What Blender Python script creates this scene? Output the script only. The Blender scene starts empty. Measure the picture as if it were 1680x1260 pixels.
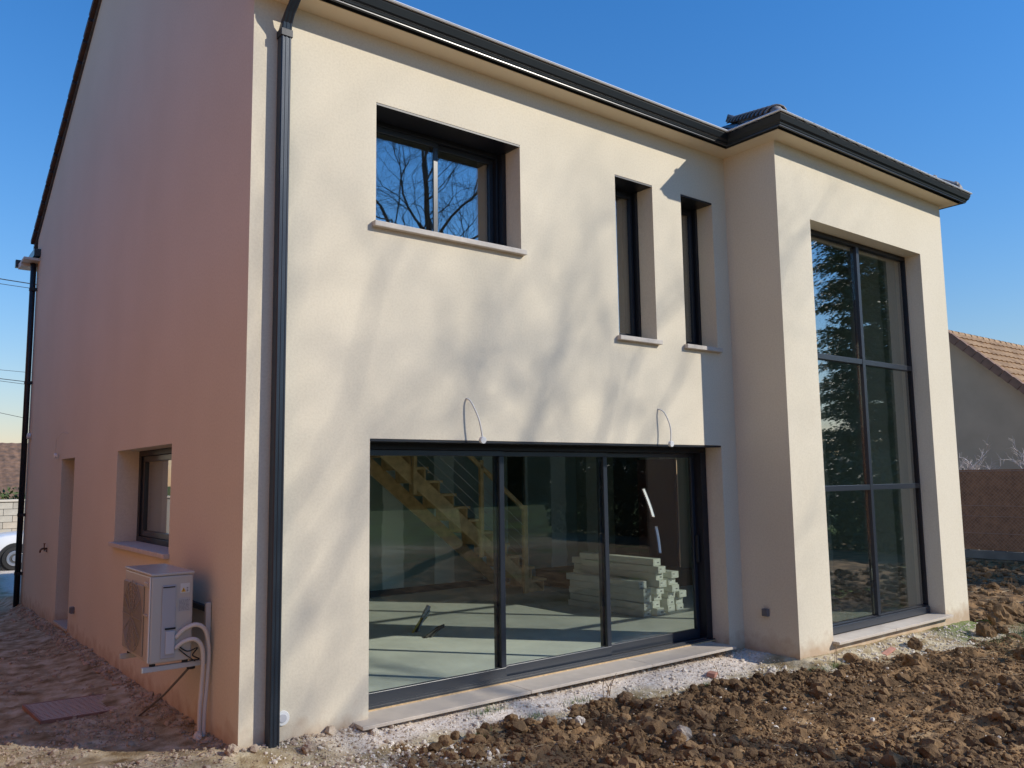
import bpy, math, random
import numpy as np
from mathutils import Vector, Matrix, noise as mnoise
R = math.radians
scene = bpy.context.scene
COL = scene.collection
random.seed(7)

# ---------------------------------------------------------------- camera, light, exposure
cam_d = bpy.data.cameras.new('camera'); cam = bpy.data.objects.new('camera', cam_d); COL.objects.link(cam)
scene.camera = cam
YAW, PITCH, ROLL = R(37.986), R(6.456), R(-0.803)
fw = Vector((math.sin(YAW)*math.cos(PITCH), math.cos(YAW)*math.cos(PITCH), math.sin(PITCH)))
rt = Vector((math.cos(YAW), -math.sin(YAW), 0)); up = rt.cross(fw)
r2 = rt*math.cos(ROLL) + up*math.sin(ROLL); u2 = -rt*math.sin(ROLL) + up*math.cos(ROLL)
M = Matrix((r2, u2, -fw)).transposed().to_4x4(); M.translation = Vector((-2.158, -5.910, 1.823))
cam.matrix_world = M
cam_d.sensor_width = 36; cam_d.lens = 1358.785/1680*36; cam_d.clip_start = .05; cam_d.clip_end = 3000

SD = Vector((0.80, -1.0, 0.752)).normalized()          # towards the sun
world = bpy.data.worlds.new('World'); scene.world = world; world.use_nodes = True
wn = world.node_tree; wn.nodes.clear()
sky = wn.nodes.new('ShaderNodeTexSky'); sky.sky_type = 'NISHITA'; sky.sun_disc = False
sky.sun_elevation = math.asin(SD.z); sky.sun_rotation = math.atan2(SD.x, SD.y)
sky.air_density = 1.9; sky.dust_density = 0.0; sky.ozone_density = 12.0; sky.altitude = 200
bgn = wn.nodes.new('ShaderNodeBackground'); bgn.inputs['Strength'].default_value = 0.122
wo = wn.nodes.new('ShaderNodeOutputWorld')
tint = wn.nodes.new('ShaderNodeMixRGB'); tint.blend_type = 'MULTIPLY'; tint.inputs[0].default_value = 1; tint.inputs[2].default_value = (1.0, .87, 1.0, 1)
hs = wn.nodes.new('ShaderNodeHueSaturation'); hs.inputs['Saturation'].default_value = 1.17
wn.links.new(sky.outputs[0], hs.inputs['Color']); wn.links.new(hs.outputs[0], tint.inputs[1]); wn.links.new(tint.outputs[0], bgn.inputs[0]); wn.links.new(bgn.outputs[0], wo.inputs[0])
sun_d = bpy.data.lights.new('sun', 'SUN'); sun_d.energy = 3.45; sun_d.angle = R(0.65); sun_d.color = (1, .935, .83)
sun = bpy.data.objects.new('sun', sun_d); COL.objects.link(sun)
sun.rotation_euler = SD.to_track_quat('Z', 'Y').to_euler(); sun.location = (20, -25, 20)
scene.view_settings.view_transform = 'Standard'; scene.view_settings.look = 'None'
scene.view_settings.gamma = 1; scene.view_settings.use_curve_mapping = False
scene.view_settings.exposure = 0.4
scene.render.engine = 'CYCLES'
scene.cycles.max_bounces = 10; scene.cycles.transparent_max_bounces = 24

# ---------------------------------------------------------------- materials
MATS = {}
def mat(name, col, rough=.8, var=0., vscale=3., col2=None, bump=0., bscale=60., metal=0., spec=.5, coords='Object', detail=5.):
    if name in MATS: return MATS[name]
    m = bpy.data.materials.new(name); m.use_nodes = True; nt = m.node_tree; N = nt.nodes; L = nt.links
    b = N['Principled BSDF']; b.inputs['Roughness'].default_value = rough; b.inputs['Metallic'].default_value = metal
    b.inputs['Specular IOR Level'].default_value = spec
    b.inputs['Base Color'].default_value = (*col, 1)
    tc = N.new('ShaderNodeNewGeometry').outputs['Position'] if coords == 'World' else N.new('ShaderNodeTexCoord').outputs['Object']
    if var or col2:
        n = N.new('ShaderNodeTexNoise'); n.inputs['Scale'].default_value = vscale; n.inputs['Detail'].default_value = detail
        L.new(tc, n.inputs['Vector'])
        cr = N.new('ShaderNodeValToRGB'); L.new(n.outputs['Fac'], cr.inputs['Fac'])
        c2 = col2 if col2 else tuple(min(1, c*(1+var)) for c in col)
        c1 = col if col2 else tuple(c*(1-var) for c in col)
        cr.color_ramp.elements[0].position = .3; cr.color_ramp.elements[1].position = .7
        cr.color_ramp.elements[0].color = (*c1, 1); cr.color_ramp.elements[1].color = (*c2, 1)
        L.new(cr.outputs[0], b.inputs['Base Color'])
    if bump:
        n2 = N.new('ShaderNodeTexNoise'); n2.inputs['Scale'].default_value = bscale; n2.inputs['Detail'].default_value = 4
        L.new(tc, n2.inputs['Vector'])
        bp = N.new('ShaderNodeBump'); bp.inputs['Strength'].default_value = bump; bp.inputs['Distance'].default_value = .01
        L.new(n2.outputs['Fac'], bp.inputs['Height']); L.new(bp.outputs[0], b.inputs['Normal'])
    MATS[name] = m; return m

def render_mat():
    m = bpy.data.materials.new('stucco_render'); m.use_nodes = True; N = m.node_tree.nodes; L = m.node_tree.links
    b = N['Principled BSDF']; b.inputs['Roughness'].default_value = .93; b.inputs['Specular IOR Level'].default_value = .2
    pos = N.new('ShaderNodeNewGeometry').outputs['Position']
    n1 = N.new('ShaderNodeTexNoise'); n1.inputs['Scale'].default_value = 55; n1.inputs['Detail'].default_value = 3; L.new(pos, n1.inputs[0])
    n2 = N.new('ShaderNodeTexNoise'); n2.inputs['Scale'].default_value = .9; n2.inputs['Detail'].default_value = 6; L.new(pos, n2.inputs[0])
    c1 = N.new('ShaderNodeValToRGB'); L.new(n1.outputs['Fac'], c1.inputs[0])
    c1.color_ramp.elements[0].position = .34; c1.color_ramp.elements[0].color = (.665, .595, .465, 1)
    c1.color_ramp.elements[1].position = .6; c1.color_ramp.elements[1].color = (.715, .645, .51, 1)
    c2 = N.new('ShaderNodeValToRGB'); L.new(n2.outputs['Fac'], c2.inputs[0])
    c2.color_ramp.elements[0].position = .3; c2.color_ramp.elements[0].color = (.95, .945, .93, 1)
    c2.color_ramp.elements[1].position = .65; c2.color_ramp.elements[1].color = (1, 1, 1, 1)
    mx = N.new('ShaderNodeMixRGB'); mx.blend_type = 'MULTIPLY'; mx.inputs[0].default_value = 1
    L.new(c1.outputs[0], mx.inputs[1]); L.new(c2.outputs[0], mx.inputs[2])
    # splash dirt just above the ground
    sep = N.new('ShaderNodeSeparateXYZ'); L.new(pos, sep.inputs[0])
    n3 = N.new('ShaderNodeTexNoise'); n3.inputs['Scale'].default_value = 7; n3.inputs['Detail'].default_value = 6; L.new(pos, n3.inputs[0])
    ad = N.new('ShaderNodeMath'); ad.operation = 'MULTIPLY_ADD'; L.new(n3.outputs['Fac'], ad.inputs[0]); ad.inputs[1].default_value = -.45; L.new(sep.outputs[2], ad.inputs[2])
    mr = N.new('ShaderNodeMapRange'); L.new(ad.outputs[0], mr.inputs[0]); mr.inputs[1].default_value = -.34; mr.inputs[2].default_value = -.12
    mr.inputs[3].default_value = .75; mr.inputs[4].default_value = 0
    mx2 = N.new('ShaderNodeMixRGB'); L.new(mr.outputs[0], mx2.inputs[0]); L.new(mx.outputs[0], mx2.inputs[1]); mx2.inputs[2].default_value = (.42, .28, .17, 1)
    L.new(mx2.outputs[0], b.inputs['Base Color'])
    bp = N.new('ShaderNodeBump'); bp.inputs['Strength'].default_value = .22; bp.inputs['Distance'].default_value = .004
    n4 = N.new('ShaderNodeTexNoise'); n4.inputs['Scale'].default_value = 130; n4.inputs['Detail'].default_value = 2; L.new(pos, n4.inputs[0])
    L.new(n4.outputs['Fac'], bp.inputs['Height']); L.new(bp.outputs[0], b.inputs['Normal'])
    return m
STUCCO = render_mat()
def glass_mat(name, tint, f0):
    m = bpy.data.materials.new(name); m.use_nodes = True; N = m.node_tree.nodes; L = m.node_tree.links; N.clear()
    out = N.new('ShaderNodeOutputMaterial'); g = N.new('ShaderNodeBsdfGlossy'); g.inputs['Roughness'].default_value = 0.0
    g.inputs['Color'].default_value = (.95, .97, 1, 1)
    t = N.new('ShaderNodeBsdfTransparent'); t.inputs[0].default_value = (*tint, 1)
    ge = N.new('ShaderNodeNewGeometry'); dt = N.new('ShaderNodeVectorMath'); dt.operation = 'DOT_PRODUCT'
    L.new(ge.outputs['Incoming'], dt.inputs[0]); L.new(ge.outputs['Normal'], dt.inputs[1])
    def mth(op, a, b=None):
        n = N.new('ShaderNodeMath'); n.operation = op
        for i, v in enumerate((a, b)):
            if v is None: continue
            if isinstance(v, (int, float)): n.inputs[i].default_value = v
            else: L.new(v, n.inputs[i])
        return n.outputs[0]
    c = mth('ABSOLUTE', dt.outputs['Value']); p = mth('POWER', mth('SUBTRACT', 1.0, c), 5.0)
    f = mth('ADD', mth('MULTIPLY', p, 1-f0), f0)
    mx = N.new('ShaderNodeMixShader'); L.new(f, mx.inputs[0]); L.new(t.outputs[0], mx.inputs[1]); L.new(g.outputs[0], mx.inputs[2])
    L.new(mx.outputs[0], out.inputs[0]); return m
GLASS = glass_mat('window_glass', (.90, .935, .91), .28)
GLASS_DOOR = glass_mat('sliding_door_glass', (.965, .99, .965), .055)

ANTH = mat('anthracite_aluminium', (.022, .028, .038), .3, metal=.0, spec=.6)
ANTH_D = mat('anthracite_frame', (.010, .012, .018), .4, spec=.4)
GUTT = mat('charcoal_gutter', (.010, .014, .018), .35, spec=.4)
ZINC = mat('anthracite_steel_pipe', (.022, .032, .045), .28, metal=.2, spec=.6)
LIP = mat('gutter_lip_glint', (.75, .77, .79), .3, metal=.2)  # near-white puts the sun glint on the lip into its colour
SILL = mat('concrete_sill', (.55, .50, .44), .75, var=.08, vscale=18, bump=.1, bscale=120)
TILE_S = mat('porcelain_sill_slab', (.52, .45, .37), .55, var=.07, vscale=9, coords='World')
GLUE = mat('yellow_joint_foam', (.55, .38, .2), .8, var=.2, vscale=30)
SOFF = mat('soffit_board', (.78, .68, .50), .7)
FLOORC = mat('concrete_floor', (.52, .53, .49), .7, col2=(.68, .69, .63), vscale=1.6, coords='World', detail=7)
WOOD = mat('pine_wood', (.60, .42, .22), .55, var=.22, vscale=9)
WHITE = mat('white_plastic', (.75, .75, .73), .45)
GREYP = mat('grey_plastic', (.16, .16, .17), .5)
BLACK = mat('black_rubber', (.015, .015, .016), .7)
ROOFT = mat('charcoal_roof_tile', (.075, .075, .08), .5, var=.3, vscale=14)
ROOFG = mat('pale_ridge_tile', (.24, .215, .20), .6, var=.3, vscale=10)  # paler and browner than the roof tiles
VERGE = mat('brown_verge_tile', (.06, .035, .028), .7, var=.25, vscale=10)
CEIL = mat('ceiling_board', (.42, .44, .42), .9)

# ---------------------------------------------------------------- object helpers
class MB:
    def __init__(s): s.v = []; s.f = []
    def box(s, x0, x1, y0, y1, z0, z1):
        b = len(s.v)
        s.v += [(x0,y0,z0),(x1,y0,z0),(x1,y1,z0),(x0,y1,z0),(x0,y0,z1),(x1,y0,z1),(x1,y1,z1),(x0,y1,z1)]
        s.f += [tuple(b+i for i in q) for q in ((0,3,2,1),(4,5,6,7),(0,1,5,4),(1,2,6,5),(2,3,7,6),(3,0,4,7))]
        return s
    def quad(s, *p):
        b = len(s.v); s.v += [tuple(q) for q in p]; s.f.append(tuple(range(b, b+len(p)))); return s
    def extrude(s, prof, path_a, path_b=None, closed=True):
        """prof: list of 3D points at one end, path_b: same at the other"""
        b = len(s.v); n = len(prof); s.v += [tuple(p) for p in path_a] + [tuple(p) for p in path_b]
        for i in range(n if closed else n-1):
            j = (i+1) % n; s.f.append((b+i, b+j, b+n+j, b+n+i))
        if closed: s.f.append(tuple(b+i for i in range(n))[::-1]); s.f.append(tuple(b+n+i for i in range(n)))
        return s
    def loft(s, rings, closed=True, cap=True):
        b = len(s.v); n = len(rings[0])
        for r in rings: s.v += [tuple(p) for p in r]
        for k in range(len(rings)-1):
            for i in range(n if closed else n-1):
                j = (i+1) % n; a = b+k*n
                s.f.append((a+i, a+j, a+n+j, a+n+i))
        if cap and closed:
            s.f.append(tuple(b+i for i in range(n))[::-1]); e = b+(len(rings)-1)*n; s.f.append(tuple(e+i for i in range(n)))
        return s
    def tube(s, pts, r, n=8, r2=None):
        pts = [Vector(p) for p in pts]; rings = []; m = len(pts)
        prev = None
        for i, p in enumerate(pts):
            t = (pts[min(i+1, m-1)] - pts[max(i-1, 0)]).normalized()
            if prev is None: a = t.orthogonal().normalized()
            else:
                a = prev - t*prev.dot(t)
                a = a.normalized() if a.length > 1e-6 else t.orthogonal().normalized()
            prev = a; c = t.cross(a)
            rr = r if not isinstance(r, (list, tuple)) else r[i]
            if r2 is not None: rr = r + (r2-r)*i/(m-1)
            rings.append([p + (a*math.cos(2*math.pi*k/n) + c*math.sin(2*math.pi*k/n))*rr for k in range(n)])
        return s.loft(rings)
    def beam(s, a, b, w, h, upv=(0,0,1)):
        a = Vector(a); b = Vector(b); t = (b-a).normalized(); sd = t.cross(Vector(upv)).normalized(); u = sd.cross(t)
        r = [[p + sd*(w/2*i) + u*(h/2*j) for i, j in ((-1,-1),(1,-1),(1,1),(-1,1))] for p in (a, b)]
        return s.loft(r)
    def cyl(s, c, ax, r, h, n=16, r2=None):
        c = Vector(c); ax = Vector(ax).normalized(); return s.tube([c, c+ax*h], [r, r2 if r2 is not None else r], n)
    def mesh(s, name):
        me = bpy.data.meshes.new(name); me.from_pydata(s.v, [], s.f); me.update(); return me
    def build(s, name, m, parent=None, bevel=0, smooth=False, **kw):
        o = bpy.data.objects.new(name, s.mesh(name)); COL.objects.link(o)
        if m: o.data.materials.append(m)
        if parent: o.parent = parent
        if smooth:
            o.data.polygons.foreach_set('use_smooth', [True]*len(o.data.polygons)); 
        if bevel:
            bv = o.modifiers.new('bevel', 'BEVEL'); bv.width = bevel; bv.segments = 2; bv.limit_method = 'ANGLE'
        for k, v in kw.items(): o[k] = v
        return o
def tag(o, label, cat, group=None):
    o['label'] = label; o['category'] = cat
    if group: o['group'] = group
    return o
def empty(name, loc=(0,0,0), label=None, cat=None, group=None):
    o = bpy.data.objects.new(name, None); COL.objects.link(o); o.location = loc; o.empty_display_size = .2
    if label: tag(o, label, cat, group)
    return o
def npobj(name, V, F, m, smooth=True, parent=None, **kw):
    me = bpy.data.meshes.new(name); V = np.asarray(V, np.float32); F = np.asarray(F, np.int32); k = F.shape[1]
    me.vertices.add(len(V)); me.vertices.foreach_set('co', V.ravel())
    me.loops.add(F.size); me.loops.foreach_set('vertex_index', F.ravel())
    me.polygons.add(len(F)); me.polygons.foreach_set('loop_start', np.arange(0, F.size, k, dtype=np.int32))
    me.polygons.foreach_set('use_smooth', np.full(len(F), smooth)); me.update(calc_edges=True)
    o = bpy.data.objects.new(name, me); COL.objects.link(o); me.materials.append(m)
    if parent: o.parent = parent
    for q, v in kw.items(): o[q] = v
    return o

# numpy value noise
def _hash(ix, iy, seed):
    h = (ix.astype(np.int64)*374761393 + iy.astype(np.int64)*668265263 + seed*1274126177) & 0xFFFFFFFF
    h = ((h ^ (h >> 13))*1274126177) & 0xFFFFFFFF
    return ((h ^ (h >> 16)) & 0xFFFF)/65535.0
def vnoise(x, y, seed=0):
    ix = np.floor(x); iy = np.floor(y); fx = x-ix; fy = y-iy
    fx = fx*fx*(3-2*fx); fy = fy*fy*(3-2*fy)
    a = _hash(ix, iy, seed); b = _hash(ix+1, iy, seed); c = _hash(ix, iy+1, seed); e = _hash(ix+1, iy+1, seed)
    return a+(b-a)*fx+(c-a)*fy+(a-b-c+e)*fx*fy
def fbm(x, y, sc, oct=4, seed=0, gain=.5):
    s = 0; a = 1; t = 0
    for o in range(oct):
        s = s + a*vnoise(x*sc+17.3*o, y*sc-9.1*o, seed+o); t += a; a *= gain; sc *= 2.03
    return s/t
def billow(x, y, sc, oct=4, seed=0):
    s = 0; a = 1; t = 0
    for o in range(oct):
        s = s + a*(1-np.abs(2*vnoise(x*sc+11.3*o, y*sc-5.1*o, seed+o)-1)); t += a; a *= .5; sc *= 2.1
    return s/t
def smooth(a, b, x): t = np.clip((x-a)/(b-a), 0, 1); return t*t*(3-2*t)

# house dimensions
XI, PB, XR, ZS = 5.690, 0.696, 9.611, 5.548
DL, DR, H = 1.012, 5.426, 2.15
WL, WR, WB, WT = 1.056, 2.590, 3.934, 4.970
N1L, N1R, N2L, N2R, NB, NT = 3.857, 4.426, 4.891, 5.438, 3.249, 4.961
BL, BR, BM, BT, T1, T2 = 6.329, 8.949, 7.698, 4.753, 3.205, 1.642
GW1, GW2, GWB, GWT = 1.798, 3.806, 1.197, 2.169
YN1, YN2, NH = 6.111, 7.004, 2.164
YB = 10.134; RV = .22; TH = .36

# ---------------------------------------------------------------- the ground
def soil_mask(x, y):
    """1 = dug brown soil, 0 = pale lime gravel / packed ground"""
    edge = np.interp(x, [0, 3, 4.4, 5.6, 6.8, 9, 12], [-.52, -.50, -.74, -1.06, -1.12, -1.42, -1.75]) + (fbm(x, y, 2.1, 5, 5)-.5)*.62
    m = smooth(.10, -.14, y-edge) * smooth(.7, 1.9, x + (fbm(x, y, 2.2, 3, 9)-.5)*1.4 + np.clip(-y-1.2, 0, 3)*.2)
    m2 = smooth(9.6, 9.9, x + (fbm(x, y, 2, 3, 3)-.5)*.5)*smooth(-1.25, -.95, y)
    return np.maximum(m, m2)
def ground_z(x, y):
    base = np.interp(x, [0, 2, 5.7, 9.6, 14, 19], [-.035, -.055, -.10, -.15, -.26, -.24])
    side = np.interp(y, [0, 3, 6, 10.2, 14, 40], [-.035, -.09, -.11, -.19, -.42, -.42])
    w = smooth(.2, -.2, x)*smooth(-.3, .6, y)
    w = np.maximum(w, smooth(10, 13, y))
    b = base*(1-w) + side*w
    front = np.clip(-y - PB*smooth(5.4, 5.8, x)*smooth(9.9, 9.5, x), 0, 50)
    b = b - .085*smooth(0, .5, front)*(1-w) + .02*smooth(.5, 1.1, front)*(1-w)
    b = b - smooth(0, -.5, x)*.05*smooth(-.3, .6, y)
    sm = soil_mask(x, y)
    near = smooth(18, 9, np.hypot(x-3, y+2))
    d = sm*near*((billow(x, y, 1.7, 3, 20)-.55)*.13 + (billow(x, y, 6.0, 4, 30)-.55)*.075 + (fbm(x, y, 22, 3, 33)-.5)*.03)
    d = d + (1-sm)*near*((fbm(x, y, 2.4, 4, 40)-.5)*.05 + (billow(x, y, 18, 3, 41)-.5)*.012 + (fbm(x, y, 45, 2, 43)-.5)*.012)
    ruts = smooth(.3, -.4, x)*smooth(.5, 1.5, y)
    d = d + ruts*((fbm(x*1.9, y*1.1, 1.4, 5, 50)-.5)*.035 + (billow(x, y, 9, 4, 52)-.5)*.016)
    far = smooth(12, 26, -y)
    return b + d - far*.15 + far*fbm(x, y, .05, 3, 60)*.5

def axis(dense, step, lo, hi, g=1.12):
    a = list(np.arange(dense[0], dense[1], step)); s = step; v = dense[1]
    while v < hi: a.append(v); s = min(s*g, 25); v += s
    a.append(hi); s = step; v = dense[0]-step; pre = []
    while v > lo: pre.append(v); s = min(s*g, 25); v -= s
    pre.append(lo); return np.array(pre[::-1]+a)
xs = axis((-1.5, 10.4), .022, -400, 500)
ys = np.concatenate([axis((-3.9, .4), .021, -500, .4, 1.1)[:-1], axis((.41, 3.2), .035, .4, 500, 1.06)[1:]])
ys = np.unique(np.round(ys, 4)); xs = np.unique(np.round(xs, 4))
GX, GY = np.meshgrid(xs, ys, indexing='ij'); GZ = ground_z(GX, GY)
nx, ny = GX.shape
idx = np.arange(nx*ny).reshape(nx, ny)
cx = (GX[:-1, :-1]+GX[1:, 1:])/2; cy = (GY[:-1, :-1]+GY[1:, 1:])/2
keep = ~((cx > .12) & (cx < 9.5) & (cy > .12) & (cy < 10)) & ~((cx > 5.85) & (cx < 9.45) & (cy > -.55) & (cy < .5))
Fq = np.stack([idx[:-1, :-1], idx[1:, :-1], idx[1:, 1:], idx[:-1, 1:]], -1)[keep]
def ground_mat():
    m = bpy.data.materials.new('ground_soil'); m.use_nodes = True; N = m.node_tree.nodes; L = m.node_tree.links
    b = N['Principled BSDF']; b.inputs['Roughness'].default_value = .95; b.inputs['Specular IOR Level'].default_value = .15
    pos = N.new('ShaderNodeNewGeometry').outputs['Position']
    def nz(s, d=5): n = N.new('ShaderNodeTexNoise'); n.inputs['Scale'].default_value = s; n.inputs['Detail'].default_value = d; L.new(pos, n.inputs[0]); return n.outputs['Fac']
    def ramp(f, pts):
        r = N.new('ShaderNodeValToRGB'); L.new(f, r.inputs[0]); e = r.color_ramp.elements
        while len(e) < len(pts): e.new(.5)
        for i, (p, c) in enumerate(pts): e[i].position = p; e[i].color = (*c, 1)
        return r.outputs[0]
    def mix(f, a, c): n = N.new('ShaderNodeMixRGB'); L.new(f, n.inputs[0]); L.new(a, n.inputs[1]); L.new(c, n.inputs[2]); return n.outputs[0]
    soil = ramp(nz(3.2, 8), [(.3, (.065, .04, .02)), (.48, (.14, .085, .042)), (.6, (.29, .17, .078)), (.75, (.44, .30, .16))])
    grav = ramp(nz(34, 5), [(.3, (.44, .34, .26)), (.45, (.64, .55, .46)), (.7, (.76, .69, .61))])
    pack = ramp(nz(6, 8), [(.3, (.20, .135, .06)), (.5, (.43, .345, .21)), (.68, (.62, .54, .38))])
    gras = ramp(nz(.6, 9), [(.36, (.025, .04, .01)), (.5, (.05, .11, .012)), (.64, (.10, .20, .02))])
    def attr(n): a = N.new('ShaderNodeAttribute'); a.attribute_name = n; return a.outputs['Fac']
    c = mix(attr('pack'), grav, pack); c = mix(attr('soil'), c, soil); c = mix(attr('grass'), c, gras)
    L.new(c, b.inputs['Base Color'])
    bp = N.new('ShaderNodeBump'); bp.inputs['Strength'].default_value = .8; bp.inputs['Distance'].default_value = .012
    L.new(nz(70, 4), bp.inputs['Height']); L.new(bp.outputs[0], b.inputs['Normal'])
    return m
GROUND = ground_mat()
g = npobj('ground', np.stack([GX, GY, GZ], -1).reshape(-1, 3), Fq, GROUND, kind='structure')
def addattr(name, val):
    a = g.data.attributes.new(name, 'FLOAT', 'POINT'); a.data.foreach_set('value', np.ascontiguousarray(val, dtype=np.float32).ravel())
addattr('soil', soil_mask(GX, GY)*smooth(16, 13, -GY + (fbm(GX, GY, .5, 3, 8)-.5)*4))
pk = smooth(.9, .25, GX + (fbm(GX, GY, 1.5, 4, 70)-.5)*1.2)
pk = np.maximum(pk, smooth(-.30, -.5, GY+(fbm(GX, GY, 2, 4, 71)-.5)*.5))
addattr('pack', pk)
farg = np.maximum(smooth(26, 29, GY), np.maximum(smooth(-10, -13, GX), smooth(21, 24, GX)))
gr = np.maximum(smooth(15, 19, -GY + (fbm(GX, GY, .5, 3, 8)-.5)*4), farg)
addattr('grass', np.maximum(gr, smooth(.62, .7, fbm(GX, GY, 1.3, 4, 90))*smooth(7.5, 9, GX)*smooth(0, -1, GY)*.8))

# ---------------------------------------------------------------- house shell
house = empty('detached_house', (0, 0, 0), 'new two-storey cream rendered house with dark windows and pink-shaded gable wall', 'house')
def wall_holes(name, axis, out, inn, u0, u1, z0, z1, holes, top=None, m=STUCCO):
    """axis 'y': wall lies in plane y=out, u=x. axis 'x': plane x=out, u=y."""
    us = sorted({u0, u1, *[h[0] for h in holes], *[h[1] for h in holes]}); zs = sorted({z0, z1, *[h[2] for h in holes], *[h[3] for h in holes]})
    P = (lambda u, d, z: (u, d, z)) if axis == 'y' else (lambda u, d, z: (d, u, z))
    mb = MB()
    for i in range(len(us)-1):
        for j in range(len(zs)-1):
            a, b, c, e = us[i], us[i+1], zs[j], zs[j+1]; mu, mz = (a+b)/2, (c+e)/2
            if any(h[0] < mu < h[1] and h[2] < mz < h[3] for h in holes): continue
            for d in (out, inn): mb.quad(P(a, d, c), P(b, d, c), P(b, d, e), P(a, d, e))
    for h in holes:
        a, b, c, e = h[:4]
        mb.quad(P(a,out,c),P(a,inn,c),P(a,inn,e),P(a,out,e)); mb.quad(P(b,out,c),P(b,inn,c),P(b,inn,e),P(b,out,e))
        mb.quad(P(a,out,e),P(b,out,e),P(b,inn,e),P(a,inn,e)); mb.quad(P(a,out,c),P(b,out,c),P(b,inn,c),P(a,inn,c))
    if top:
        for d in (out, inn): mb.quad(*[P(u, d, z) for u, z in top])
    return mb.build(name, m, house)
wall_holes('wall', 'y', 0, TH, 0, XI, -.5, ZS+.2, [(DL, DR, -.03, H), (WL, WR, WB, WT), (N1L, N1R, NB, NT), (N2L, N2R, NB, NT)])
wall_holes('wall', 'y', -PB, -PB+TH, XI, XR, -.5, ZS+.2, [(BL, BR, -.03, BT)])
wall_holes('wall', 'x', XI, XI+TH, -PB, 0, -.5, ZS+.2, [])
RY, RZ = 5.4, 8.42
wall_holes('wall', 'x', 0, TH, 0, YB, -.6, 5.72, [(GW1, GW2, GWB, GWT), (YN1, YN2, -.04, NH)], top=[(0, 5.72), (YB, 5.72), (YB, 6.03), (RY, RZ), (0, 5.72)][:4])
wall_holes('wall', 'x', XR, XR-TH, -PB, YB, -.6, 5.72, [(3.97, 4.83, 0, 2.1)], top=[(-.1, 5.72), (YB, 5.72), (YB, 6.03), (RY, RZ)])
wall_holes('wall', 'y', YB, YB-TH, 0, XR, -.6, 6.0, [])

# interior shell
mb = MB(); mb.quad((TH, TH, 0), (XR-TH, TH, 0), (XR-TH, YB-TH, 0), (TH, YB-TH, 0)); mb.quad((XI+TH, -PB+TH, 0.0), (XR-TH, -PB+TH, 0.0), (XR-TH, TH, 0.0), (XI+TH, TH, 0.0))
mb.quad((DL, RV, -.002), (DR, RV, -.002), (DR, TH, -.002), (DL, TH, -.002))
mb.build('interior_floor', FLOORC, house)
def plaster():
    m = bpy.data.materials.new('taped_plasterboard'); m.use_nodes = True; N = m.node_tree.nodes; L = m.node_tree.links
    b = N['Principled BSDF']; b.inputs['Roughness'].default_value = .9
    pos = N.new('ShaderNodeNewGeometry').outputs['Position']; sep = N.new('ShaderNodeSeparateXYZ'); L.new(pos, sep.inputs[0])
    n = N.new('ShaderNodeTexNoise'); n.inputs['Scale'].default_value = 2.5; n.inputs['Detail'].default_value = 6; L.new(pos, n.inputs[0])
    s = N.new('ShaderNodeMath'); s.operation = 'ADD'; L.new(sep.outputs[0], s.inputs[0]); L.new(sep.outputs[1], s.inputs[1])
    w = N.new('ShaderNodeMath'); w.operation = 'MULTIPLY_ADD'; L.new(n.outputs['Fac'], w.inputs[0]); w.inputs[1].default_value = .12; L.new(s.outputs[0], w.inputs[2])
    d = N.new('ShaderNodeMath'); d.operation = 'DIVIDE'; L.new(w.outputs[0], d.inputs[0]); d.inputs[1].default_value = .98
    fr = N.new('ShaderNodeMath'); fr.operation = 'FRACT'; L.new(d.outputs[0], fr.inputs[0])
    r = N.new('ShaderNodeValToRGB'); r.color_ramp.interpolation = 'LINEAR'; L.new(fr.outputs[0], r.inputs[0]); e = r.color_ramp.elements
    for _ in range(4): e.new(.5)
    for i, (p, c) in enumerate([(0, (.26, .32, .29)), (.5, (.26, .32, .29)), (.52, (.66, .72, .68)), (.9, (.66, .71, .67)), (.92, (.28, .34, .31)), (1, (.26, .32, .29))]): e[i].position = p; e[i].color = (*c, 1)
    L.new(r.outputs[0], b.inputs['Base Color']); return m
PLAS = plaster()
def ibox(name, m, *a, **k): return MB().box(*a).build(name, m, house, **k)
BWY = 5.86
ibox('interior_wall', PLAS, TH, 6.9, BWY, BWY+.1, 0, 5.6)
ibox('interior_wall', PLAS, 7.9, XR-TH, 6.6, 6.7, 0, 5.6)
ibox('interior_wall', PLAS, TH+.004, TH+.03, TH, BWY, 0, 5.6)
ibox('interior_wall', PLAS, XR-TH-.03, XR-TH-.004, -PB+TH, 3.93, 0, 5.6); ibox('interior_wall', PLAS, XR-TH-.03, XR-TH-.004, 4.87, 6.6, 0, 5.6); ibox('interior_wall', PLAS, XR-TH-.03, XR-TH-.004, 3.93, 4.87, 2.12, 5.6)
ibox('interior_wall', PLAS, TH+.03, 5.75, YB-TH-.05, YB-TH-.01, 0, 5.6)
ibox('skirting_board', mat('dark_skirting', (.05, .05, .05), .7), TH+.03, 6.9, BWY-.02, BWY, 0, .1)
ibox('ceiling', CEIL, TH, 5.75, TH, 4.35, 2.5, 2.8); ibox('ceiling', CEIL, TH, 3.3, 4.35, BWY, 2.5, 2.8)
ibox('ceiling', CEIL, TH, 5.75, BWY+.1, YB-TH, 2.5, 2.8)
ibox('upper_ceiling', CEIL, TH, XR-TH, TH, YB-TH, 5.5, 5.62); ibox('upper_ceiling', CEIL, XI+TH, XR-TH, -PB+TH, TH, 5.5, 5.62)
ibox('interior_wall', PLAS, 5.65, 5.75, TH, 3.0, 2.8, 5.5)
ibox('interior_wall', PLAS, 3.2, 3.3, TH, BWY, 2.8, 5.5)
ibox('interior_wall', PLAS, TH+.03, 3.2, 3.4, 3.5, 2.8, 5.5)
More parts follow.
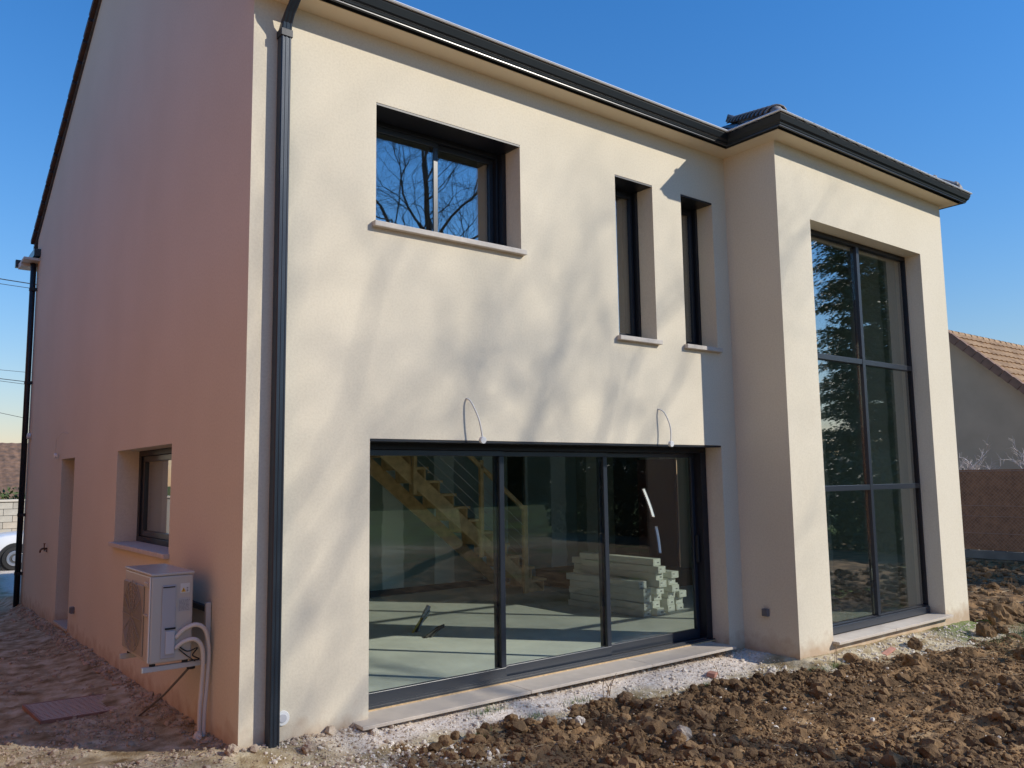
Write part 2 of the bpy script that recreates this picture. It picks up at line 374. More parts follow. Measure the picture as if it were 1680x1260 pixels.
# red-brown entrance door with curved glass insets on the far right wall
def arc_y(z): return 4.36 + .42*max(0, (z-.3)/1.4)**2.0
dmb = MB(); dx0, dx1 = XR-TH-.09, XR-TH-.035; zc_ = 0.0
while zc_ < 2.12-1e-6:
    ze = min(zc_+.04, 2.12); zm = (zc_+ze)/2
    if .45 < zm < .93 or 1.09 < zm < 1.61:
        dmb.box(dx0, dx1, 3.95, arc_y(zm)-.045, zc_, ze).box(dx0, dx1, arc_y(zm)+.045, 4.85, zc_, ze)
    else: dmb.box(dx0, dx1, 3.95, 4.85, zc_, ze)
    zc_ = ze
ED = dmb.build('entrance_door', mat('red_brown_door', (.12, .045, .04), .45), house)
fg_ = bpy.data.materials.new('frosted_glass_inset'); fg_.use_nodes = True; fn_ = fg_.node_tree; fn_.nodes.clear()
tn = fn_.nodes.new('ShaderNodeBsdfTranslucent'); tn.inputs[0].default_value = (.9, .93, .92, 1); on_ = fn_.nodes.new('ShaderNodeOutputMaterial'); fn_.links.new(tn.outputs[0], on_.inputs[0])
for za, zb_ in ((.45, .93), (1.09, 1.61)):
    q = MB(); n_ = 8
    for i in range(n_):
        z0_ = za+(zb_-za)*i/n_; z1_ = za+(zb_-za)*(i+1)/n_; a0, a1_ = arc_y(z0_), arc_y(z1_)
        q.quad((dx0+.03, a0-.06, z0_), (dx0+.03, a0+.06, z0_), (dx0+.03, a1_+.06, z1_), (dx0+.03, a1_-.06, z1_))
    q.build('glass_inset', fg_, ED)
ibox('door_surround', mat('dark_board', (.05, .045, .04), .8), XR-TH-.07, XR-TH-.032, 4.85, 5.5, 0, 2.2)

# staircase along the back wall
st = MB(); SY0, SY1 = 4.62, 5.5
nst = 14; rise = 2.8/nst; run = .25; x0 = 6.62
def stringer(y):
    a = (x0+.12, y, 0); b = (x0-run*nst, y, 2.8)
    mb = MB(); pr = [(x0+.02, 0), (6.36, 0), (6.36-3.5, 2.79), (6.36-3.5, 3.0), (6.36-3.42, 3.0)]
    return mb.extrude(pr, [(p[0], y-.02, p[1]) for p in pr], [(p[0], y+.02, p[1]) for p in pr])
stairs = stringer(SY0).build('staircase', WOOD, house, bevel=.004)
stringer(SY1).build('stringer', WOOD, stairs)
tr = MB().box(-.15, .13, SY0-.03, SY1, -.04, 0).mesh('tread'); tr.materials.append(WOOD)
rs = MB().box(-.012, .012, SY0+.02, SY1, -.17, 0).mesh('riser'); rs.materials.append(WOOD)
for i in range(nst):
    for nm, me, dx, dz in (('tread', tr, 0, rise*(i+1)), ('riser', rs, .10, rise*(i+1)-.04)):
        o = bpy.data.objects.new(nm, me); COL.objects.link(o); o.parent = stairs; o.location = (x0-.05-run*i+dx, 0, dz)
MB().box(6.20, 6.28, SY0-.09, SY0-.021, 0, 1.38).build('newel_post', WOOD, stairs, bevel=.006)
MB().box(5.36, 5.42, SY0-.085, SY0-.021, .62, 2.1).build('newel_post', WOOD, stairs, bevel=.006)
MB().box(4.16, 4.22, SY0-.085, SY0-.021, 1.6, 3.1).build('newel_post', WOOD, stairs, bevel=.006)
MB().beam((6.26, SY0-.055, 1.30), (6.26-3.4, SY0-.055, 1.30+2.72), .06, .06).build('handrail', WOOD, stairs, bevel=.008)
STEEL = mat('steel_cable', (.5, .5, .5), .3, metal=.9)
for k in range(4):
    MB().tube([(6.24, SY0-.055, .50+.18*k), (6.24-3.4, SY0-.055, .50+.18*k+2.72)], .005, 5).build('railing_cable', STEEL, stairs)

# ---------------------------------------------------------------- windows
def frame_y(name, x0, x1, z0, z1, y0, y1, w, wb=None, wt=None, wl=None, wr=None, m=ANTH, parent=None):
    wb = wb or w; wt = wt or w; wl = wl or w; wr = wr or w
    mb = MB().box(x0, x1, y0, y1, z0, z0+wb).box(x0, x1, y0, y1, z1-wt, z1).box(x0, x0+wl, y0+.001, y1-.001, z0+wb, z1-wt).box(x1-wr, x1, y0+.001, y1-.001, z0+wb, z1-wt)
    return mb.build(name, m, parent, bevel=.004)
# big sliding door
sd = frame_y('sliding_door', DL+.002, DR-.002, -.02, H-.002, RV, RV+.16, .05, wb=.04, wt=.075, wl=.05, wr=.09, m=ANTH_D, parent=house)
MB().box(DL+.004, DR-.004, .002, RV-.002, H-.02, H-.003).build('shutter_slot_cover', ANTH_D, sd)
MB().box(DL+.004, DR-.004, RV-.03, RV-.002, -.012, .018).box(DL+.02, DR-.1, RV+.0, RV+.03, .02, .035).build('threshold_track', ANTH, sd)
m1, m2 = 2.505, 3.88
for k, (a, b, y) in enumerate(((DL+.05, m1+.03, RV+.015), (m1-.045, m2+.03, RV+.06), (m2-.045, DR-.09, RV+.105))):
    p = frame_y('door_panel', a, b, .02, H-.078, y, y+.042, .07, wb=.10, wt=.05, wl=.05, wr=.055, m=ANTH, parent=sd)
    MB().box(a+.05, b-.055, y+.012, y+.030, .12, H-.128).build('pane', GLASS_DOOR, p)
MB().box(DR-.125, DR-.105, RV+.06, RV+.10, .85, 1.15).build('door_handle', BLACK, sd, bevel=.004)
# door sill slabs
sj = [.965, 2.70, 4.05, 5.28]
xs_ = [(.88, 2.49), (2.494, 4.02), (4.024, 5.33)]
for a, b in xs_:
    MB().box(a, b, -.165, RV-.02, -.03, -.004).build('sill_slab', TILE_S, house, bevel=.003)
MB().box(DL+.01, DR-.01, RV-.045, RV-.025, -.004, .006).build('foam_joint', GLUE, house)
# upper window
uw = frame_y('upper_window', WL, WR, WB+.002, WT-.002, RV+.06, RV+.16, .05, wt=.06, wr=.07, m=ANTH_D, parent=house)
MB().box(WL+.003, WR-.003, .002, RV+.058, WT-.02, WT-.003).build('shutter_slot_cover', ANTH_D, uw)
MB().box(WR-.05, WR-.002, RV, RV+.058, WB+.02, WT-.02).build('shutter_rail', ANTH_D, uw); MB().box(WL+.002, WL+.05, RV, RV+.058, WB+.02, WT-.02).build('shutter_rail', ANTH_D, uw)
um = 1.83
for a, b, y in ((WL+.05, um+.028, RV+.075), (um-.028, WR-.07, RV+.115)):
    p = frame_y('sash', a, b, WB+.05, WT-.06, y, y+.035, .05, m=ANTH, parent=uw)
    MB().box(a+.05, b-.05, y+.01, y+.026, WB+.10, WT-.11).build('pane', GLASS, p)
def sill(x0, x1, z, parent): return MB().box(x0-.035, x1+.03, -.055, RV+.06, z-.045, z+.002).build('window_sill', SILL, parent, bevel=.006)
sill(WL, WR, WB, uw)
for a, b in ((N1L, N1R), (N2L, N2R)):
    w = frame_y('narrow_window', a, b, NB+.002, NT-.002, RV+.05, RV+.13, .06, m=ANTH_D, parent=house)
    MB().box(a+.003, b-.003, .002, RV+.048, NT-.02, NT-.003).build('shutter_slot_cover', ANTH_D, w)
    MB().box(b-.04, b-.002, RV, RV+.048, NB+.02, NT-.02).build('shutter_rail', ANTH_D, w); MB().box(a+.002, a+.04, RV, RV+.048, NB+.02, NT-.02).build('shutter_rail', ANTH_D, w)
    s = frame_y('sash', a+.055, b-.055, NB+.055, NT-.055, RV+.035, RV+.085, .045, m=ANTH_D, parent=w)
    MB().box(a+.10, b-.10, RV+.055, RV+.073, NB+.10, NT-.10).build('pane', GLASS, s)
    sill(a, b, NB, w)
# double height window
y0 = -PB+RV-.01
bw = frame_y('double_height_window', BL, BR, 0.0, BT-.002, y0, y0+.09, .06, wb=.10, wt=.06, wl=.05, wr=.03, m=ANTH_D, parent=house)
MB().box(BM-.035, BM+.03, y0-.012, y0+.07, .10, BT-.062).build('mullion', ANTH, bw, bevel=.004)
for z in (T2, T1):
    MB().box(BL+.05, BM-.036, y0-.008, y0+.07, z-.03, z+.035).build('transom', ANTH, bw, bevel=.004)
    MB().box(BM+.031, BR-.03, y0-.008, y0+.07, z-.03, z+.035).build('transom', ANTH, bw, bevel=.004)
MB().box(BL+.01, BR-.03, y0-.03, y0-.001, .0, .085).build('bottom_rail', ANTH, bw, bevel=.004)
zz = [.10, T2-.03, T2+.035, T1-.03, T1+.035, BT-.062]
for a, b in ((BL+.05, BM-.036), (BM+.031, BR-.03)):
    for k in range(3):
        MB().box(a, b, y0+.03, y0+.048, zz[2*k], zz[2*k+1]).build('pane', GLASS, bw)
for a, b in ((BL-.02, 7.53), (7.534, BR+.035)):
    MB().box(a, b, -PB-.085, y0-.034, -.032, -.003).build('sill_slab', TILE_S, house, bevel=.003)
# gable window
gx0, gx1 = RV, RV+.09
gw = MB().box(gx0, gx1, GW1, GW2, GWB, GWB+.06).box(gx0, gx1, GW1, GW2, GWT-.06, GWT-.002).box(gx0+.001, gx1-.001, GW1, GW1+.06, GWB+.06, GWT-.06).box(gx0+.001, gx1-.001, GW2-.08, GW2, GWB+.06, GWT-.06).build('gable_window', ANTH_D, house, bevel=.004)
MB().box(gx0+.02, gx1-.02, GW1+.062, GW1+.12, GWB+.062, GWT-.062).box(gx0+.02, gx1-.02, GW2-.16, GW2-.082, GWB+.062, GWT-.062).box(gx0+.02, gx1-.02, GW1+.12, GW2-.16, GWB+.062, GWB+.12).box(gx0+.02, gx1-.02, GW1+.12, GW2-.16, GWT-.12, GWT-.062).build('sash', ANTH, gw, bevel=.004)
MB().box(gx0+.045, gx0+.06, GW1+.12, GW2-.16, GWB+.12, GWT-.12).build('pane', GLASS, gw)
MB().box(-.05, RV, GW1-.03, GW2+.04, GWB-.04, GWB+.004).build('window_sill', SILL, gw, bevel=.006)
MB().box(.9, .93, GW1-.2, GW2+.4, GWB-.3, GWT+.2).build('curtain', mat('pale_blind', (.35, .34, .28), .9), gw)
# side door deep in its reveal
dn = MB().box(RV+.02, RV+.07, YN1+.002, YN2-.002, -.03, NH-.002).build('side_door', mat('dark_grey_door', (.06, .062, .07), .5), house)
MB().box(-.02, RV+.018, YN1+.003, YN2-.003, -.036, -.008).build('threshold_slab', TILE_S, dn)

# ---------------------------------------------------------------- eaves, gutters, roof
path = [(-.12, 0), (XI, 0), (XI, -PB), (XR, -PB), (XR, YB)]
def offs(o):  # outline pushed outwards by o
    return [(-.12, -o), (XI-o, -o), (XI-o, -PB-o), (XR+o, -PB-o), (XR+o, 3.0)]
def sweep(prof, name, m, smooth=False, o_path=None, closed=True, parent=house):
    rings = []
    pts = [offs(o) for o, z in prof]
    for k in range(5): rings.append([(pts[i][k][0], pts[i][k][1], prof[i][1]) for i in range(len(prof))])
    return MB().loft(rings, closed).build(name, m, parent, smooth=smooth)
sweep([(-.02, ZS), (.185, ZS+.018), (.185, ZS+.06), (-.02, ZS+.06)], 'soffit', SOFF)
sweep([(.187, ZS+.022), (.195, ZS+.05), (.215, ZS+.045), (.225, ZS+.03), (.245, ZS+.028), (.26, ZS+.04), (.265, ZS+.056), (.285, ZS+.075), (.305, ZS+.13), (.30, ZS+.145), (.315, ZS+.158), (.312, ZS+.163), (.29, ZS+.15), (.27, ZS+.09), (.19, ZS+.09)], 'gutter', GUTT)
sweep([(.300, ZS+.148), (.318, ZS+.150), (.326, ZS+.161), (.318, ZS+.172), (.304, ZS+.168)], 'gutter_lip', LIP)
sweep([(.235, ZS+.020), (.252, ZS+.026), (.252, ZS+.038), (.235, ZS+.036)], 'gutter_bead', ANTH)
# main roof slabs (front slope, back slope)
def slab(pts, t, name, m):
    mb = MB(); n = len(pts); mb.extrude(pts, [(p[0], p[1], p[2]-t) for p in pts], pts); return mb.build(name, m, house)
zf = ZS+.17
slab([(-.03, -.27, zf-.03), (XR, -.27, zf-.03), (XR, RY, 8.50), (-.03, RY, 8.50)], .08, 'roof', ROOFT)
slab([(-.03, RY, 8.50), (XR, RY, 8.50), (XR, YB+.3, 5.98), (-.03, YB+.3, 5.98)], .08, 'roof', ROOFT)
vt = MB().box(-.085, .10, -.17, .17, -.055, .02).mesh('verge_tile'); vt.materials.append(VERGE)
for k in range(15):
    for side in (0, 1):
        t = (k+.5)/15
        if side: y = RY+(YB+.25-RY)*t; z = 8.52+(6.03-8.52)*t; a = math.atan2(6.03-8.52, YB+.25-RY)
        else: y = RY+(-.2-RY)*t; z = 8.52+(zf-8.52)*t; a = math.atan2(zf-8.52, -.2-RY)
        o = bpy.data.objects.new('verge_tile', vt); COL.objects.link(o); o.parent = house; o.location = (0, y, z); o.rotation_euler = (a + .06*(1 if side else -1), 0, 0)
        if not side: o.rotation_euler = (a+math.pi, 0, 0)
# block hip roof : tiles
SL = .565
def zhip(x, y):  # height of the block roof surface
    dl = x-(XI-.28); df = y-(-PB-.28); dr = (XR+.28)-x
    return ZS+.125 + SL*max(0, min(dl, df, dr))
hipb = MB()
A_, B_, C_ = (XI-.27, -PB-.27), (XR+.27, -PB-.27), ((XI+XR)/2, -PB-.27+(XR+.54-XI)/2)
hz = lambda p: ZS+.095+SL*min(p[0]-(XI-.27), p[1]+PB+.27, XR+.27-p[0])
hipb.quad((*A_, hz(A_)), (*B_, hz(B_)), (*C_, hz(C_)))
hipb.quad((*A_, hz(A_)), (*C_, hz(C_)), (C_[0], 6, hz(C_)), (A_[0], 6, hz(A_)))
hipb.quad((*B_, hz(B_)), (B_[0], 6, hz(B_)), (C_[0], 6, hz(C_)), (*C_, hz(C_)))
hipb.build('roof', ROOFT, house)
tw, tl = .22, .30
def roof_tile_mesh():
    mb = MB(); rings = []
    for s, zt in ((0, .035), (tl+.04, .008)):
        top = [(tw*(i/6-.5), s, zt+.018*math.sin(math.pi*i/6)**2) for i in range(7)]
        rings.append(top+[(p[0], p[1], p[2]-.02) for p in reversed(top)])
    return mb.loft(rings).mesh('roof_tile')
rtm = roof_tile_mesh(); rtm.materials.append(ROOFT)
ang = math.atan(SL)
def put_tile(x, y, rz):
    o = bpy.data.objects.new('roof_tile', rtm); COL.objects.link(o); o.parent = house
    o.location = (x, y, zhip(x, y)-.005); o.rotation_euler = Matrix.Rotation(rz, 3, 'Z').to_4x4().to_3x3().to_euler()
    o.rotation_euler = (Matrix.Rotation(rz, 3, 'Z') @ Matrix.Rotation(ang, 3, 'X') @ Matrix.Rotation(random.uniform(-.02, .02), 3, 'Z')).to_euler()
cs = math.cos(ang)
for r in range(9):       # left slope, upslope = +x
    for c in range(17):
        x = XI-.30+tl*cs*r; y = -PB-.24+tw*(c+.5)
        if y+PB+.28 > (x-(XI-.28))+.24: put_tile(x, y, -math.pi/2)
for r in range(2):       # front slope, upslope = +y
    for c in range(19):
        y = -PB-.30+tl*cs*r; x = XI-.24+tw*(c+.5)
        if min(x-(XI-.28), XR+.28-x) > (y+PB+.28)+.24: put_tile(x, y, 0)
def cap_mesh():
    mb = MB(); rings = []
    for s, rr in ((0, .115), (.03, .118), (.05, .10), (.34, .088)):
        rings.append([(rr*math.cos(math.pi*i/8), s, rr*.8*math.sin(math.pi*i/8)) for i in range(9)]+[((rr-.02)*math.cos(math.pi*(8-i)/8), s, (rr-.02)*.8*math.sin(math.pi*(8-i)/8)) for i in range(9)])
    return mb.loft(rings).mesh('ridge_tile')
cpm = cap_mesh(); cpm.materials.append(ROOFG); cpm.polygons.foreach_set('use_smooth', [True]*len(cpm.polygons))
def put_cap(p, d):
    o = bpy.data.objects.new('ridge_tile', cpm); COL.objects.link(o); o.parent = house; d = Vector(d).normalized()
    o.location = p; o.rotation_euler = d.to_track_quat('Y', 'Z').to_euler()
for k in range(11):
    s = .11+.30*k/math.sqrt(2+SL*SL)
    put_cap((XI-.27+s, -PB-.27+s, ZS+.16+SL*s), (1, 1, SL)); put_cap((XR+.27-s, -PB-.27+s, ZS+.185+SL*s), (-1, 1, SL))
MB().tube([(XI-.19, -PB-.19, ZS+.19), (XI-.14, -PB-.14, ZS+.23)], [.05, .09], 12).build('ridge_end_cap', ROOFG, house, smooth=True)
MB().tube([(XR+.21, -PB-.21, ZS+.20), (XR+.16, -PB-.16, ZS+.24)], [.06, .10], 12).build('ridge_end_cap', ROOFG, house, smooth=True)
# back eave box
be = MB().box(-.24, XR, YB+.002, YB+.34, ZS+.0, ZS+.05).box(-.24, .0, YB-.3, YB+.34, ZS+.05, ZS+.09).build('back_eave_box', mat('white_eave_board', (.6, .6, .56), .6), house)
MB().box(-.28, XR, YB+.342, YB+.44, ZS+.04, ZS+.17).box(-.10, -.002, YB-.35, YB+.25, ZS+.12, ZS+.24).build('gutter', ANTH, house)
# front downpipe with ribs and swan neck
dp = MB()
prof = [(.183, -.022), (.183, -.095), (.190, -.103), (.198, -.103), (.201, -.099), (.213, -.099), (.216, -.103), (.230, -.103), (.233, -.099), (.244, -.099), (.247, -.103), (.255, -.103), (.262, -.095), (.262, -.022)]
def pr(dx, dy, z, sh=0): return [(x+dx, y+dy, z + sh*(y+.06)) for x, y in prof]
dp.loft([pr(0, 0, -.14), pr(0, 0, 5.26), pr(0, -.015, 5.32, -.4), pr(.0, -.06, 5.38, -.7), pr(.02, -.13, 5.47, -.7), pr(.03, -.16, 5.54, -.3), pr(.03, -.165, 5.62)])
dpo = dp.build('downpipe', ZINC, house)
MB().box(.176, .269, -.110, -.012, 5.23, 5.29).build('pipe_collar', ANTH_D, dpo, bevel=.003)
# back downpipe on the gable
dq = MB().tube([(-.065, YB-.10, -.25), (-.065, YB-.10, ZS-.02), (-.065, YB+.05, ZS+.12)], .045, 14).build('downpipe', ANTH_D, house, smooth=True)
for z in (.35, 1.3, 3.5, 5.1):
    MB().box(-.08, -.001, YB-.17, YB-.15, z, z+.05).cyl((-.065, YB-.10, z), (0, 0, 1), .052, .05, 14).build('pipe_bracket', ANTH_D, dq)

# ---------------------------------------------------------------- air conditioning unit on the gable
CASE = mat('cream_painted_casing', (.50, .46, .40), .32, spec=.6)
CASE_D = mat('shaded_grille_plastic', (.33, .29, .24), .4)  # casing cream darkened, the grille's shade is in the colour
ax0, ax1, ay0, ay1, az0, az1 = -.505, -.205, .395, 1.16, .535, 1.18
ac = empty('air_conditioner', (-.35, .78, .5), 'cream outdoor air conditioning unit bracketed to the gable wall below its window', 'air conditioner')
def AC(mb, n, m, **k):
    o = mb.build(n, m, None, **k); o.parent = ac; o.location = (.403, -.592, -.52); return o
cas = AC(MB().box(ax0, ax1, ay0, ay1, az0, az1-.022), 'casing', CASE, bevel=.012)
AC(MB().box(ax0-.006, ax1+.006, ay0-.006, ay1+.006, az1-.02, az1), 'top_lid', CASE, bevel=.006)
AC(MB().box(ax0-.010, ax0-.001, ay0+.004, ay0+.03, az0+.01, az1-.024), 'corner_trim', mat('pale_corner_strip', (.72, .70, .66), .25, spec=.7), bevel=.004)
def sub(mb, n, m, par, **k): return mb.build(n, m, par, **k)
fr = MB(); yc, zc = .85, .83
fr.box(ax0-.012, ax0-.001, ay0+.17, ay1-.02, az0+.03, az1-.10)
fg = AC(fr, 'fan_grille', CASE_D, bevel=.004)
rg = MB()
for k in range(1, 9):
    r = .033*k; rg.tube([(ax0-.018, yc+r*math.cos(t*math.pi/12), zc+r*math.sin(t*math.pi/12)) for t in range(25)], .003, 4)
for t in range(12):
    a = t*math.pi/6; rg.tube([(ax0-.021, yc+.03*math.cos(a), zc+.03*math.sin(a)), (ax0-.021, yc+.27*math.cos(a), zc+.27*math.sin(a))], .003, 4)
sub(rg, 'grille_wires', CASE_D, fg, kind='stuff')
sub(MB().box(ax0-.016, ax0-.013, ay0+.40, ay1-.03, az0+.34, az1-.105), 'louvre_panel', mat('grey_brown_louvre', (.25, .21, .17), .5), fg)
AC(MB().box(ax0-.014, ax0-.001, ay0+.05, ay0+.155, az1-.10, az1-.07), 'badge', CASE, bevel=.003)
AC(MB().box(ax0-.012, ax0-.001, ay0+.05, ay0+.155, az0+.33, az0+.345), 'trim_line', CASE, bevel=.002)
# service panel on the side facing the garden
sp = MB().box(ax0+.075, ax0+.175, ay0-.010, ay0-.001, az0+.03, az1-.09)
spo = AC(sp, 'service_cover', mat('cool_grey_cover', (.40, .40, .41), .4), bevel=.006)
AC(MB().box(ax0+.08, ax0+.165, ay0-.014, ay0-.011, az1-.108, az1-.100), 'grip_recess_shade', BLACK)  # both raised black strips paint the shade of grip recesses
AC(MB().box(ax0+.10, ax0+.175, ay0-.016, ay0-.011, az0+.235, az0+.248), 'grip_recess_shade', BLACK)
AC(MB().box(ax0+.105, ax0+.17, ay0-.022, ay0-.011, az0+.06, az0+.225), 'valve_cover', mat('pale_grey_cover', (.52, .52, .53), .4), bevel=.005)
stk = AC(MB().box(ax0+.205, ax0+.272, ay0-.003, ay0-.001, az1-.155, az1-.085), 'warning_label', mat('label_film', (.62, .61, .58), .4))
mbt = MB(); tx, tz = ax0+.228, az1-.135
mbt.loft([[(tx-.017, y, tz-.012), (tx+.017, y, tz-.012), (tx, y, tz+.020)] for y in (ay0-.0045, ay0-.0032)])
sub(mbt, 'warning_triangle', mat('warning_yellow', (.72, .40, .03), .5), stk)
sub(MB().box(tx-.0018, tx+.0018, ay0-.0055, ay0-.0046, tz-.003, tz+.010).box(tx-.0018, tx+.0018, ay0-.0055, ay0-.0046, tz-.009, tz-.006), 'exclamation_mark', BLACK, stk)
INK = mat('printed_grey_ink', (.12, .12, .12), .6)
mk = MB()
for k in range(3): mk.box(tx+.022, tx+.034, ay0-.0045, ay0-.0031, tz-.010+.012*k, tz-.005+.012*k)
sub(mk, 'label_print', INK, stk, kind='stuff')
tb = AC(MB().box(ax0+.195, ax0+.28, ay0-.003, ay0-.001, az1-.29, az1-.19), 'rating_label', mat('label_film_grey', (.44, .43, .42), .4))
mk = MB(); rnd = random.Random(3)
for k in range(9):
    x = ax0+.20
    while x < ax0+.27:
        w = rnd.uniform(.003, .010); mk.box(x, min(x+w, ax0+.276), ay0-.0042, ay0-.0031, az1-.208-.009*k, az1-.205-.009*k); x += w+rnd.uniform(.003, .008)
sub(mk, 'label_print', INK, tb, kind='stuff')
GALV = mat('white_bracket_steel', (.50, .50, .47), .45)
for y in (.44, 1.08):
    AC(MB().box(-.545, -.098, y-.018, y+.018, .475, .512), 'bracket_arm', GALV, bevel=.003)
    AC(MB().box(-.097, -.059, y-.02, y+.02, .48, .93), 'bracket_upright', GALV, bevel=.003)
    for x in (-.47, -.24):
        AC(MB().cyl((x, y, .513), (0, 0, 1), .022, .020, 10), 'rubber_foot', BLACK)
AC(MB().box(-.095, -.061, .46, 1.06, .86, .90), 'bracket_crossbar', BLACK)
def bez(pts, n=8):
    out = []; P = [Vector(p) for p in pts]
    for i in range(len(P)-1):
        a = P[max(i-1, 0)]; b = P[i]; c = P[i+1]; e = P[min(i+2, len(P)-1)]
        for k in range(n):
            t = k/n; out.append(.5*((2*b)+(c-a)*t+(2*a-5*b+4*c-e)*t*t+(3*b-a-3*c+e)*t**3))
    out.append(P[-1]); return out
WPIPE = mat('white_insulated_pipe', (.66, .62, .56), .55)
AC(MB().tube(bez([(-.325, ay0-.002, .705), (-.27, ay0-.03, .765), (-.19, ay0-.05, .79), (-.12, ay0-.045, .735), (-.085, ay0-.02, .58), (-.085, ay0+.0, .35), (-.10, ay0+.0, .12), (-.10, ay0+.0, -.12)]), .016, 10), 'refrigerant_pipe', WPIPE, smooth=True)
AC(MB().tube(bez([(-.325, ay0-.002, .63), (-.27, ay0-.03, .675), (-.20, ay0-.05, .685), (-.145, ay0-.045, .62), (-.125, ay0-.02, .48), (-.125, ay0+.0, .33), (-.135, ay0+.0, .12), (-.13, ay0+.0, -.12)]), .016, 10), 'refrigerant_pipe', WPIPE, smooth=True)
AC(MB().tube(bez([(-.30, ay0-.004, .64), (-.24, ay0-.02, .60), (-.17, ay0-.02, .615), (-.20, ay0-.01, .565), (-.15, ay0-.01, .53), (-.22, ay0-.005, .53)]), .005, 6), 'black_cable', BLACK, smooth=True)
AC(MB().tube(bez([(-.30, ay0-.012, .62), (-.24, ay0-.012, .565), (-.18, ay0-.01, .52)]), .004, 6), 'black_cable', BLACK, smooth=True)
AC(MB().tube([(-.18, .50, .46), (-.24, .92, .19), (-.295, 1.46, -.085)], .009, 8), 'drain_hose', mat('dull_drain_hose', (.16, .14, .12), .6), smooth=True)
AC(MB().cyl((-.18, .48, .45), (0, 0, 1), .03, .03, 12), 'drain_spout', BLACK)

# ---------------------------------------------------------------- loose cables, lamps, tap, outlets
CORD = mat('white_cord', (.70, .68, .64), .5)
def light_cable(p, cap, n, label, group='capped lamp cables hanging from the front wall', r=.0075, cr=.030):
    t = empty('lamp_cable', p, label, 'cable', group)
    loc = Vector(p)
    o = MB().tube([Vector(q)-loc for q in bez([p, *n, cap], 8)], r, 6).build('cord', CORD, t, smooth=True)
    d = Vector((0, -1, -.15)) if abs(p[1]) < .1 else Vector((-1, 0, -.1)); c = Vector(cap)-loc
    MB().cyl(c-d.normalized()*.015+Vector((0, 0, -.02)), d, cr, .035, 18).build('cap', WHITE, t, bevel=.003)
light_cable((1.95, 0.0, 2.515), (2.04, -.11, 2.17), [(1.965, -.05, 2.48), (2.01, -.10, 2.33)], 'white capped lamp cable on the facade above the left glass pane of the sliding door')
light_cable((4.40, 0.0, 2.52), (4.46, -.11, 2.17), [(4.43, -.06, 2.48), (4.47, -.10, 2.33)], 'white capped lamp cable on the facade near the right end of the sliding door')
light_cable((0.0, 6.62, 2.50), (-.04, 7.25, 2.24), [(-.05, 6.75, 2.52), (-.07, 7.05, 2.42)], 'white capped lamp cable drooping beside the recessed side door', 'capped cables on the gable wall', .003, .035)
w = MB().cyl((-.005, 9.86, 2.62), (-1, 0, 0), .05, .05, 16).build('wall_cap', WHITE, None, bevel=.005); tag(w, 'small round white cap high on the gable beside the rear downpipe', 'cable cap')
tp = empty('garden_tap', (0, 7.82, .9), 'small rusty brass garden tap on the gable wall beyond the side door', 'tap')
BR = mat('rusty_brass', (.16, .08, .045), .5, metal=.3)
MB().tube([(0, 0, 0), (-.07, 0, 0), (-.09, -.02, -.02), (-.095, -.03, -.05)], .013, 8).build('spout', BR, tp, smooth=True)
MB().tube([(-.04, 0, .01), (-.04, 0, .07)], .008, 6).build('stem', BR, tp); MB().box(-.05, -.03, -.045, .045, .065, .078).build('handle', BR, tp, bevel=.003)
MB().tube([(-.02, .12, -.04), (-.02, .06, -.01), (-.02, 0, 0), (-.02, -.09, -.04)], .008, 6).build('pipe', BR, tp, smooth=True)
def outlet(p, ax, label):
    t = empty('outdoor_socket', p, label, 'socket')
    if ax == 'x': MB().box(-.045, 0, -.037, .037, -.04, .04).build('housing', GREYP, t, bevel=.006); MB().box(-.052, -.045, -.03, .03, -.032, .034).build('flap', mat('grey_socket_flap', (.12, .12, .13), .4), t, bevel=.003)
outlet((XI, -.31, .33), 'x', 'grey outdoor socket low on the shaded side of the projecting block')
outlet((0, 5.74, .27), 'x', 'grey outdoor socket low on the gable wall right of the side door')
dc = empty('drain_cover_disc', (.318, 0, .13), 'round white ribbed vent cap on the facade just right of the front downpipe', 'vent cap')
MB().cyl((0, 0, 0), (0, -1, 0), .052, .012, 24).build('rim', WHITE, dc, bevel=.003); MB().cyl((0, -.012, 0), (0, -1, 0), .03, .006, 20).build('centre', mat('grey_white_centre', (.5, .5, .52), .5), dc, bevel=.002)

# ---------------------------------------------------------------- mud mat beside the gable
gt = empty('plastic_grid_mat', (-.56, 2.33, float(ground_z(np.array(-.56), np.array(2.33)))-.012), 'reddish brown ribbed grid mat lying in the mud beside the gable', 'grid mat'); gt.rotation_euler = (R(1), R(2), R(4))
RB = mat('reddish_brown_plastic', (.26, .14, .10), .6, var=.3, vscale=12)
MB().box(-.37, .37, -.32, -.30, 0, .03).box(-.37, .37, .30, .32, 0, .03).box(-.37, -.35, -.30, .30, 0, .03).box(.35, .37, -.30, .30, 0, .03).build('frame', RB, gt)
bar = MB().box(-.011, .011, -.30, .30, .004, .028).mesh('rib'); bar.materials.append(RB)
for k in range(15):
    o = bpy.data.objects.new('rib', bar); COL.objects.link(o); o.parent = gt; o.location = (-.33+.047*k, 0, 0)
cb = MB()
for k in range(13): cb.box(-.35, .35, -.285+.046*k, -.272+.046*k, .004, .031)
cb.build('cross_ribs', mat('pale_dusty_rib', (.62, .50, .42), .7), gt, kind='stuff')

